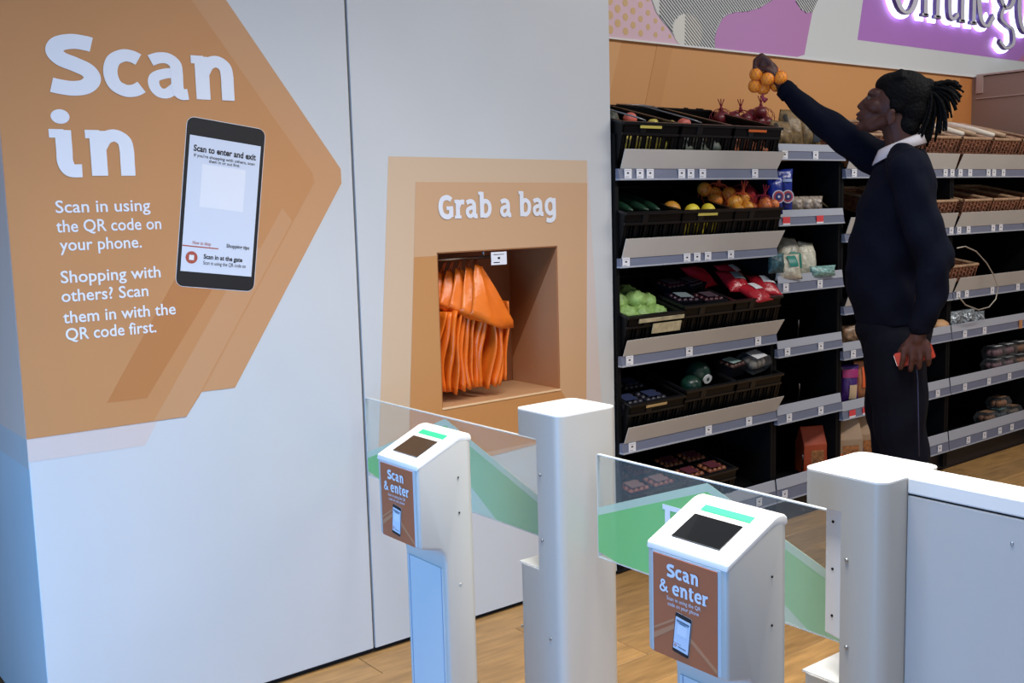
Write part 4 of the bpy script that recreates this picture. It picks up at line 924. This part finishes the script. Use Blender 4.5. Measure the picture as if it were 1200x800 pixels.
# long crusty sticks lying in the top row baskets
STK = mat('stick_crust', 'b99a7c', .5, noise=.3, nscale=20); STKW = mat('white_sleeve', 'e6dccd', .5)
random.seed(9)
for i, (bx, side) in enumerate(((5.05, -1), (5.05, 1), (5.365, -1), (5.365, 1), (5.68, -1), (5.68, 1))):
    labs = ['long pale bread stick on the left of the basket beside the dreadlocks', 'long pale bread stick on the right of the basket beside the dreadlocks', 'long pale bread stick on the left of the middle top basket', 'long pale bread stick on the right of the middle top basket', 'long pale bread stick on the left of the basket near the side wall', 'long pale bread stick on the right of the basket near the side wall']
    o = MB().tube([(0, 0, 0), (0, .12, .003), (.006, .26, .004), (.01, .36, 0)], [.012, .018, .018, .011], 8).build('bread_stick', STKW if i % 2 == 0 else STK, smooth=True)
    tag(o, labs[i], 'bread'); o.location = (bx + side * .06, 2.925, 1.772); o.rotation_euler = (math.radians(15), 0, math.radians(side * 3))
tag(MB().tube([(5.10,2.83,1.19),(5.18,2.83,1.195),(5.29,2.83,1.165),(5.40,2.83,1.10),(5.48,2.83,1.03),(5.53,2.83,.96),(5.51,2.83,.90),(5.44,2.83,.862),(5.33,2.83,.856),(5.20,2.83,.892),(5.13,2.83,.94)], .0035, 6).build('wire_hoop', mat('pale_wire', 'b8b0a4', .4, metal=.4), smooth=True), 'large pale wire hoop hanging over the third rail by the single basket', 'wire')
# fourth to sixth rows right of the man
SIL = mat('crinkled_silver_film', '8f969c', .2, noise=.9, nscale=55, bump=1.0, bscale=60, metal=.3)
for i, (x, h_) in enumerate(((5.30, .10), (5.43, .10), (5.53, .08))):
    bagp('crinkled_pack', ('crinkled silver pack nearest the bread roll', 'crinkled silver pack in the middle of the fourth row group', 'crinkled silver pack at the right end of the fourth row group')[i], 'pack', .13, h_, .07, SIL, (x, 2.95, .745), (0, 0, -15), seed=60 + i)
tag(place(MB().ball((0, 0, 0), (.06, .04, .035), 16, 10).build('bread_roll', mat('roll_crust', 'cf9f73', .6), smooth=True), None, 5.16, 2.945, .778), 'golden bread roll on the fourth row just behind his hip', 'bread')
for i, (x, z, cz) in enumerate(((5.80, .46, 0), (5.93, .46, 0), (6.07, .46, 0), (5.93, .535, 1), (5.80, .535, 1), (6.07, .535, 1))):
    clam('clear_pack', ('clear pack with pinkish contents, bottom left of the fifth row stack', 'clear pack bottom middle of the fifth row stack', 'clear pack bottom right of the fifth row stack, by the side wall', 'clear pack top middle of the fifth row stack', 'clear pack top left of the fifth row stack', 'clear pack top right of the fifth row stack')[i], (x, 2.98, z), (.12, .10, .07), inner=mat('pink_brown_contents', '8a6470', .5) if i % 3 != 2 else mat('brown_contents', '9a6a4c', .5), group='clear packs stacked on the fifth row')
for i, (x, z, c) in enumerate(((5.74, .166, '8a5a3c'), (5.87, .166, '3f4a55'), (6.01, .166, '7c6a5c'), (5.87, .236, 'a06a44'))):
    clam('clear_pack', ('brown boxed pack at the left of the bottom row stack', 'pack with a pale blue label in the middle of the bottom row', 'pale pack at the right of the bottom row, by the side wall', 'orange-brown pack on top of the blue labelled one')[i], (x, 2.98, z), (.12, .10, .068), inner=mat('box' + c, c, .5), lab=mat('cyan_label', '9ed0d4', .5) if i == 1 else mat('tan_label', '8a6a50', .5), group='packs on the bottom row')
# ---------------------------------------------------------------- the shopper
def remesh(mb, name, mt, parent, vox, smooth=2, fac=.5):
    o = mb.build(name, mt, parent, rec=True)
    r = o.modifiers.new('r', 'REMESH'); r.mode = 'VOXEL'; r.voxel_size = vox
    s = o.modifiers.new('s', 'SMOOTH'); s.iterations = smooth; s.factor = fac
    bpy.context.view_layer.update()
    me = bpy.data.meshes.new_from_object(o.evaluated_get(bpy.context.evaluated_depsgraph_get()))
    old = o.data; o.modifiers.clear(); o.data = me; bpy.data.meshes.remove(old)
    for p_ in me.polygons: p_.use_smooth = True
    return o
def limb(mb, pts, rs, seg=14, flat=None):
    """tapered rounded chain"""
    P = [Vector(p) for p in pts]
    for i in range(len(P) - 1):
        n = 5; mb.tube([P[i].lerp(P[i + 1], k / n) for k in range(n + 1)], [rs[i] + (rs[i + 1] - rs[i]) * k / n for k in range(n + 1)], seg)
    for p, r in zip(P, rs): mb.ball(p, r * .995, seg, 10)
def ell(mb, c, r, rot=None): mb.ball(c, r, 22, 16, rot=rot)
man = thing('person', 'man with dreadlocks in navy jumper reaching up with a net of oranges', 'person', (3.563, 2.209, 0))
# local frame: x = the way he faces, y = his left (towards the gates)
man.rotation_euler = (0, 0, math.atan2(.848, -.53))
b = MB()
RY = lambda d: Matrix.Rotation(math.radians(d), 3, 'Y')
# skull and face, tipped slightly back
ell(b, (-.006, 0, 1.822), (.092, .074, .086))
ell(b, (.040, 0, 1.795), (.062, .066, .085))
ell(b, (.084, 0, 1.832), (.032, .052, .024))            # brow
ell(b, (.095, 0, 1.790), (.036, .050, .040))            # mid face
ell(b, (.104, 0, 1.757), (.043, .040, .036))            # muzzle
ell(b, (.085, 0, 1.735), (.060, .046, .036), RY(18))    # jaw
ell(b, (.132, 0, 1.718), (.022, .024, .017))            # chin
limb(b, [(.045, .052, 1.735), (.100, .030, 1.712)], [.020, .016]); limb(b, [(.045, -.052, 1.735), (.100, -.030, 1.712)], [.020, .016])
limb(b, [(.112, 0, 1.822), (.130, 0, 1.803), (.140, 0, 1.791)], [.008, .011, .012])   # nose
ell(b, (.134, .011, 1.786), (.010, .008, .008)); ell(b, (.134, -.011, 1.786), (.010, .008, .008))
ell(b, (.142, 0, 1.763), (.013, .022, .008)); ell(b, (.141, 0, 1.748), (.013, .021, .008))  # lips
for s in (1, -1):
    ell(b, (.103, s * .030, 1.834), (.012, .020, .007))      # brow ridge
    ell(b, (.084, s * .042, 1.786), (.030, .018, .026))      # cheekbone
    # ear
    er = Matrix.Rotation(math.radians(12), 3, 'Y')
    ell(b, (.034, s * .076, 1.742), (.017, .007, .028), er); ell(b, (.030, s * .080, 1.760), (.014, .006, .012)); ell(b, (.036, s * .077, 1.720), (.008, .006, .009))
# neck
limb(b, [(.02, 0, 1.745), (-.002, 0, 1.66), (-.015, 0, 1.58)], [.054, .055, .064])
# trunk
ell(b, (-.005, 0, 1.46), (.115, .165, .14)); ell(b, (.02, 0, 1.27), (.120, .150, .16)); ell(b, (.02, 0, 1.08), (.125, .150, .14)); ell(b, (.0, 0, .95), (.115, .150, .11))
for s in (1, -1): limb(b, [(-.01, s * .04, 1.585), (-.02, s * .16, 1.555)], [.05, .055])
# legs
for s, dx in ((1, 0), (-1, .03)):
    limb(b, [(.0, s * .085, .93), (-.018 + dx, s * .095, .52), (-.075 + dx, s * .10, .09)], [.085, .052, .036])
    limb(b, [(-.09 + dx, s * .10, .05), (.0 + dx, s * .11, .045), (.09 + dx, s * .115, .035)], [.036, .034, .026])
# left arm hanging, slightly bent
limb(b, [(-.03, .185, 1.53), (-.105, .225, 1.235), (-.078, .240, .985)], [.052, .040, .027])
# right arm reaching up
limb(b, [(.0, -.175, 1.56), (.215, -.200, 1.70), (.442, -.220, 1.905)], [.050, .040, .027])
# left hand holding the phone: palm then four fingers and thumb
def finger(pts, r0, r1): 
    n = len(pts); limb(b, pts, [r0 + (r1 - r0) * i / (n - 1) for i in range(n)], 10)
limb(b, [(-.077, .240, .985), (-.068, .240, .955)], [.025, .027])
ell(b, (-.068, .243, .932), (.046, .015, .036))
for k in range(4):
    x = -.106 + k * .025; finger([(-.080 + k * .008, .242, .965), (x, .246, .915)], .014, .0125)
tips = [(.862, .0), (.850, .004), (.840, .006), (.846, .012)]
for k in range(4):
    x = -.108 + k * .0262; z1, dx = tips[k]
    finger([(x + .004, .247, .918), (x + dx * .4, .250, .888), (x + dx, .238, z1 + .008), (x + dx + .002, .216, z1)], .0112, .0088)
finger([(-.050, .236, .955), (-.024, .226, .925), (-.012, .212, .905)], .012, .009)
# right hand pinching the net
W = Vector((.442, -.220, 1.905))
limb(b, [W, (.462, -.220, 1.935)], [.024, .026]); ell(b, (.482, -.214, 1.968), (.024, .036, .040), RY(25)); ell(b, (.518, -.215, 1.996), (.024, .036, .022))
for k in range(4):
    yk = -.188 - k * .021
    finger([(.464, -.212 - k * .006, 1.935), (.492, yk - .004, 2.000)], .014, .012)
    finger([(.492, yk - .004, 2.000), (.522, yk, 2.026), (.545, yk + .002, 2.008), (.548, yk + .004, 1.978 + .003 * k), (.530, yk + .004, 1.966)], .0118, .0088)
finger([(.468, -.190, 1.945), (.500, -.178, 1.972), (.528, -.184, 1.974)], .013, .0085)
body = remesh(b, 'body', SKIN, man, .0042, 2, .5)
# eyes, lips
for s in (1, -1):
    MB().ball((.108, s * .027, 1.818), .0095, 12, 8).build('eye', mat('eye_white', '5c4c46', .3), man, smooth=True)
    MB().ball((.1165, s * .028, 1.818), (.002, .004, .004), 10, 6).build('iris', mat('iris_dark', '120c0a', .1), man, smooth=True)
    limbm = MB(); limb(limbm, [(.106, s * .016, 1.838), (.104, s * .030, 1.841), (.092, s * .044, 1.838)], [.0025, .0032, .002], 8); limbm.build('eyebrow', HAIR, man, smooth=True)
m = MB(); ell(m, (.1445, 0, 1.7625), (.0115, .018, .005)); ell(m, (.1435, 0, 1.7475), (.0115, .017, .0055)); m.build('lips', mat('dusky_lips', '4e2c2a', .4), man, smooth=True)
# hair
h = MB(); ell(h, (-.012, 0, 1.828), (.096, .083, .085), RY(-8)); ell(h, (-.040, 0, 1.775), (.055, .070, .075)); ell(h, (.020, 0, 1.862), (.070, .070, .047)); ell(h, (-.025, .0, 1.715), (.045, .062, .052)); ell(h, (-.005, 0, 1.80), (.050, .0765, .060)); ell(h, (-.085, 0, 1.848), (.035, .036, .032))
for s in (1, -1): ell(h, (.012, s * .055, 1.790), (.030, .022, .035))
for k in range(9):  # rows running back
    a = -60 + k * 15; y = math.sin(math.radians(a)) * .079; z0 = math.cos(math.radians(a)) * .048
    limb(h, [(.066 - abs(a) * .0003, y * .75, 1.855 + z0 * .6), (.0, y, 1.858 + z0), (-.08, y * .45, 1.853 + z0 * .3)], [.009, .012, .012], 8)
remesh(h, 'hair', HAIR, man, .0048, 1, .4)
random.seed(21)
ends = [(-.185,1.850),(-.196,1.842),(-.203,1.822),(-.200,1.800),(-.192,1.786),(-.180,1.768),(-.172,1.750),(-.165,1.735),(-.155,1.712),(-.148,1.690),(-.135,1.672),(-.122,1.660),(-.108,1.650),(-.095,1.643),(-.084,1.652),(-.072,1.662),(-.060,1.672)]
for i in range(40):
    ex, ez = ends[i % len(ends)]; ex += random.uniform(-.012, .008); ez += random.uniform(-.010, .010); ly = random.uniform(-.05, .05)
    s0 = Vector((-.088, ly * .35, 1.848 + random.uniform(-.014, .018))); e = Vector((ex, ly, ez))
    out = max(0, (1.86 - ez)) * .35
    mid1 = s0.lerp(e, .35) + Vector((-.020 - out * .25, ly * .2, .018 + out * .18)); mid2 = s0.lerp(e, .7) + Vector((-.014 - out * .12, 0, .012 + out * .1))
    r = random.uniform(.0048, .0068)
    P = spline3 = [s0, mid1, mid2, e]
    pts = []
    for t_ in range(13):
        u = t_ / 12; pts.append((1-u)**3 * s0 + 3*(1-u)**2*u*mid1 + 3*(1-u)*u*u*mid2 + u**3*e + Vector((0, random.uniform(-.0015,.0015), random.uniform(-.0015,.0015))))
    MB().tube(pts, [r * (1 + .12 * math.sin(k * 2.3 + i)) * (1 - .25 * (k / 12) ** 3) for k in range(13)], 7).build('dreadlock', HAIR, man, smooth=True)
# jumper
j = MB()
RG = [(.985,.008,.137,.162),(1.03,.014,.146,.166),(1.10,.026,.152,.170),(1.18,.034,.154,.174),(1.30,.028,.146,.180),(1.42,.008,.138,.188),(1.50,-.006,.126,.186),(1.555,-.012,.104,.155),(1.60,-.014,.080,.100),(1.625,-.014,.068,.078)]
vs = [(cx + rx * math.cos(a * PI / 16), ry * math.sin(a * PI / 16) * (1 - .10 * abs(math.cos(a * PI / 16))), z) for z, cx, rx, ry in RG for a in range(32)]
j.add(vs, [(i * 32 + k, i * 32 + (k + 1) % 32, (i + 1) * 32 + (k + 1) % 32, (i + 1) * 32 + k) for i in range(len(RG) - 1) for k in range(32)] + [tuple(range(32))[::-1], tuple(range((len(RG) - 1) * 32, len(RG) * 32))])
for s in (1, -1): limb(j, [(-.012, s * .05, 1.590), (-.022, s * .155, 1.560)], [.062, .070])
ell(j, (-.010, 0, 1.590), (.080, .085, .045))
limb(j, [(-.035, .190, 1.535), (-.070, .212, 1.38), (-.122, .232, 1.240), (-.110, .240, 1.10), (-.082, .240, 1.000)], [.078, .068, .062, .052, .042])
limb(j, [(-.010, -.165, 1.560), (.10, -.185, 1.615), (.225, -.200, 1.710), (.34, -.212, 1.800), (.425, -.219, 1.885)], [.080, .072, .060, .050, .041])
for (a, bb, rr) in (((-.122, .262, 1.265), (-.165, .232, 1.215), .03), ((-.14, .27, 1.21), (-.10, .283, 1.19), .018)): limb(j, [a, bb], [rr, rr * .8])
jm = remesh(j, 'jumper', SWEATER, man, .0075, 3, .5)
# gentle cloth folds pushed into the surface
for v, n in zip(jm.data.vertices, [v_.normal.copy() for v_ in jm.data.vertices]):
    p = v.co
    f = .0035 * math.sin(p.z * 42 + p.x * 30 + math.sin(p.y * 20) * 2) * (1 if p.y > .12 else .6) + .003 * math.sin(p.x * 55 - p.z * 35 + p.y * 25)
    v.co = p + n * f
m = MB()   # ribbed cuffs and hem
m.tube([(.415, -.218, 1.874), (.440, -.2195, 1.899)], [.0405, .037], 20); m.build('cuff', SWEATER, man, smooth='auto')
m = MB(); m.tube([(-.083, .240, 1.012), (-.079, .240, .982)], [.0415, .037], 20); m.build('cuff', SWEATER, man, smooth='auto')
# trousers
tr = MB(); ell(tr, (.010, 0, .96), (.138, .162, .10)); tr.tube([(.010, 0, 1.02), (.006, 0, .95), (.0, 0, .87)], [.128, .134, .120], 24)
for s, dx in ((1, 0), (-1, .035)):
    limb(tr, [(.004, s * .078, .90), (-.008 + dx * .5, s * .088, .74), (-.022 + dx, s * .094, .60), (-.040 + dx, s * .098, .48), (-.065 + dx, s * .10, .28), (-.078 + dx, s * .10, .10)], [.114, .106, .094, .086, .078, .072])
tm = remesh(tr, 'trousers', TROUSER, man, .0085, 3, .5)
for v, n in zip(tm.data.vertices, [v_.normal.copy() for v_ in tm.data.vertices]):
    p = v.co; f = .005 * math.sin(p.z * 30 + p.x * 22 + p.y * 12) * (1 - abs(p.z - .55)) ; v.co = p + n * f
m = MB(); m.tube([(-.060, .186, .92), (-.075, .19, .80), (-.080, .19, .66), (-.085, .188, .52)], .0022, 6); m.build('side_seam', mat('seam_navy', '2a3050', .4), man, smooth=True)  # thin lighter navy line down the left trouser leg
for s, dx in ((1, 0), (-1, .035)):
    q = MB(); ell(q, (-.07 + dx, s * .10, .05), (.055, .042, .048)); ell(q, (.03 + dx, s * .11, .038), (.10, .045, .036)); q.box(-.12 + dx, .12 + dx, s * .108 - .04, s * .108 + .04, .002, .022)
    remesh(q, 'shoe', SHOE, man, .006, 2)
# shirt collar: a stand around the neck and two folded wings
def collar(side):
    m = MB(); N = 14
    rows_ = []
    for i in range(N + 1):
        a = math.radians(side * (6 + 170 * i / N)); ca, sa = math.cos(a), math.sin(a); k = (1 + ca) / 2   # k=1 front
        cx, cz = -.010 + .012 * k, 1.665 - .052 * k
        top = Vector((cx + .063 * ca, .066 * sa, cz + .020)); out = Vector((cx + .074 * ca, .080 * sa, cz + .014)); 
        drop = .032 + .022 * max(0, k - .55) * 2.2
        low = Vector((cx + (.083 + .012 * k) * ca - .01 * (1 - k) * 0, .093 * sa + side * .018 * max(0, k - .6) * 2, cz + .014 - drop))
        inn = Vector((cx + .060 * ca, .064 * sa, cz - .02)); rows_.append((inn, top, out, low))
    m.add([p for r in rows_ for p in r], [(4 * i + k, 4 * i + k + 1, 4 * i + k + 5, 4 * i + k + 4) for i in range(N) for k in range(3)])
    return m.build('shirt_collar', SHIRT, man, smooth=True, solid=.0025)
collar(1); collar(-1)
MB().ball((.072, .004, 1.600), .006, 10, 6).build('collar_button', SHIRT, man, smooth=True)
bpy.context.view_layer.update()
# phone in his left hand
ph = MB(); ph.prism(rrect(0, 0, .132, .054, .008), lambda a, b_, d: (a, d, b_), 0, .009); 
PHM = man.matrix_world @ Matrix.Translation((-.062, .212, .893)) @ Matrix.Rotation(math.radians(19), 4, 'Y')
o = ph.build('mobile_phone', mat('red_phone_case', 'b2392c', .35)); o.matrix_world = PHM; tag(o, 'red-cased mobile phone held low in his left hand', 'phone')
MB().prism(rrect(0, 0, .126, .048, .006), lambda a, b_, d: (a, d, b_), .009, .0095).build('case_back', mat('red_phone_back', 'c9462f', .4), o)
MB().prism([(.066, -.018), (.0675, -.018), (.0675, .02), (.066, .02)], lambda a, b_, d: (a, d, b_), .001, .010).build('bright_edge', mat('white_edge', 'e8e6e2', .4), o)
# net of oranges hanging from his right hand
nt_ = thing('orange_net', 'red net of oranges hanging from his raised right hand', 'fruit net', (0, 0, 0)); nt_.matrix_world = man.matrix_world @ Matrix.Translation((.512, -.205, 1.925))
OR = [(.030, .012, .030), (-.014, .020, .008), (-.062, .006, .012), (.036, .004, -.014), (.006, -.01, -.022), (-.034, -.014, .034), (.002, -.034, .018), (-.045, -.03, -.012)]
for i, p_ in enumerate(OR):
    k = 'hand_or'
    if k not in MESH: o = MB().ball((0, 0, 0), .0275, 24, 14, fn=lambda p: 1 - .06 * max(0, p.z - .9) * 5).build('orange', mat('bright_orange_peel', 'ff9a20', .4, bump=.4, bscale=160), nt_, smooth=True); MESH[k] = o.data
    else: o = bpy.data.objects.new('orange', MESH[k]); C.objects.link(o); o.parent = nt_
    o.location = p_; o.rotation_euler = (i, i * 2, 0)
NP = mat('purple_red_netting', '9a2f48', .5); m = MB()
for p_ in OR:
    for a in range(5):
        for kk in (0, 1):
            pts = []
            for s in range(13):
                th = 2 * PI * s / 12; v_ = Vector((math.cos(th) * .0282, math.sin(th) * .0282, 0)); rm = Matrix.Rotation(a * PI / 5 + .3, 3, 'Z') @ Matrix.Rotation(PI / 2 - .45 * (1 if kk else -1), 3, 'X')
                pts.append(Vector(p_) + rm @ v_)
            m.tube(pts, .0004, 3, cap=False)
for a in range(12):
    an = a * PI / 6; m.tube([(math.cos(an) * .045 - .01, math.sin(an) * .03, .045), (math.cos(an) * .022, math.sin(an) * .016, .060), (math.cos(an) * .006 + .006, math.sin(an) * .005, .072)], .0028, 5)
m.build('net', NP, nt_)['kind'] = 'stuff'
m = MB(); m.tube([(.008, 0, .062), (.014, 0, .078), (.012, 0, .092)], [.010, .007, .012], 10).tube([(.002, 0, -.04), (.010, -.004, -.058), (-.006, 0, -.074)], [.006, .004, .012], 8); m.build('net_tail', NP, nt_, smooth=True)
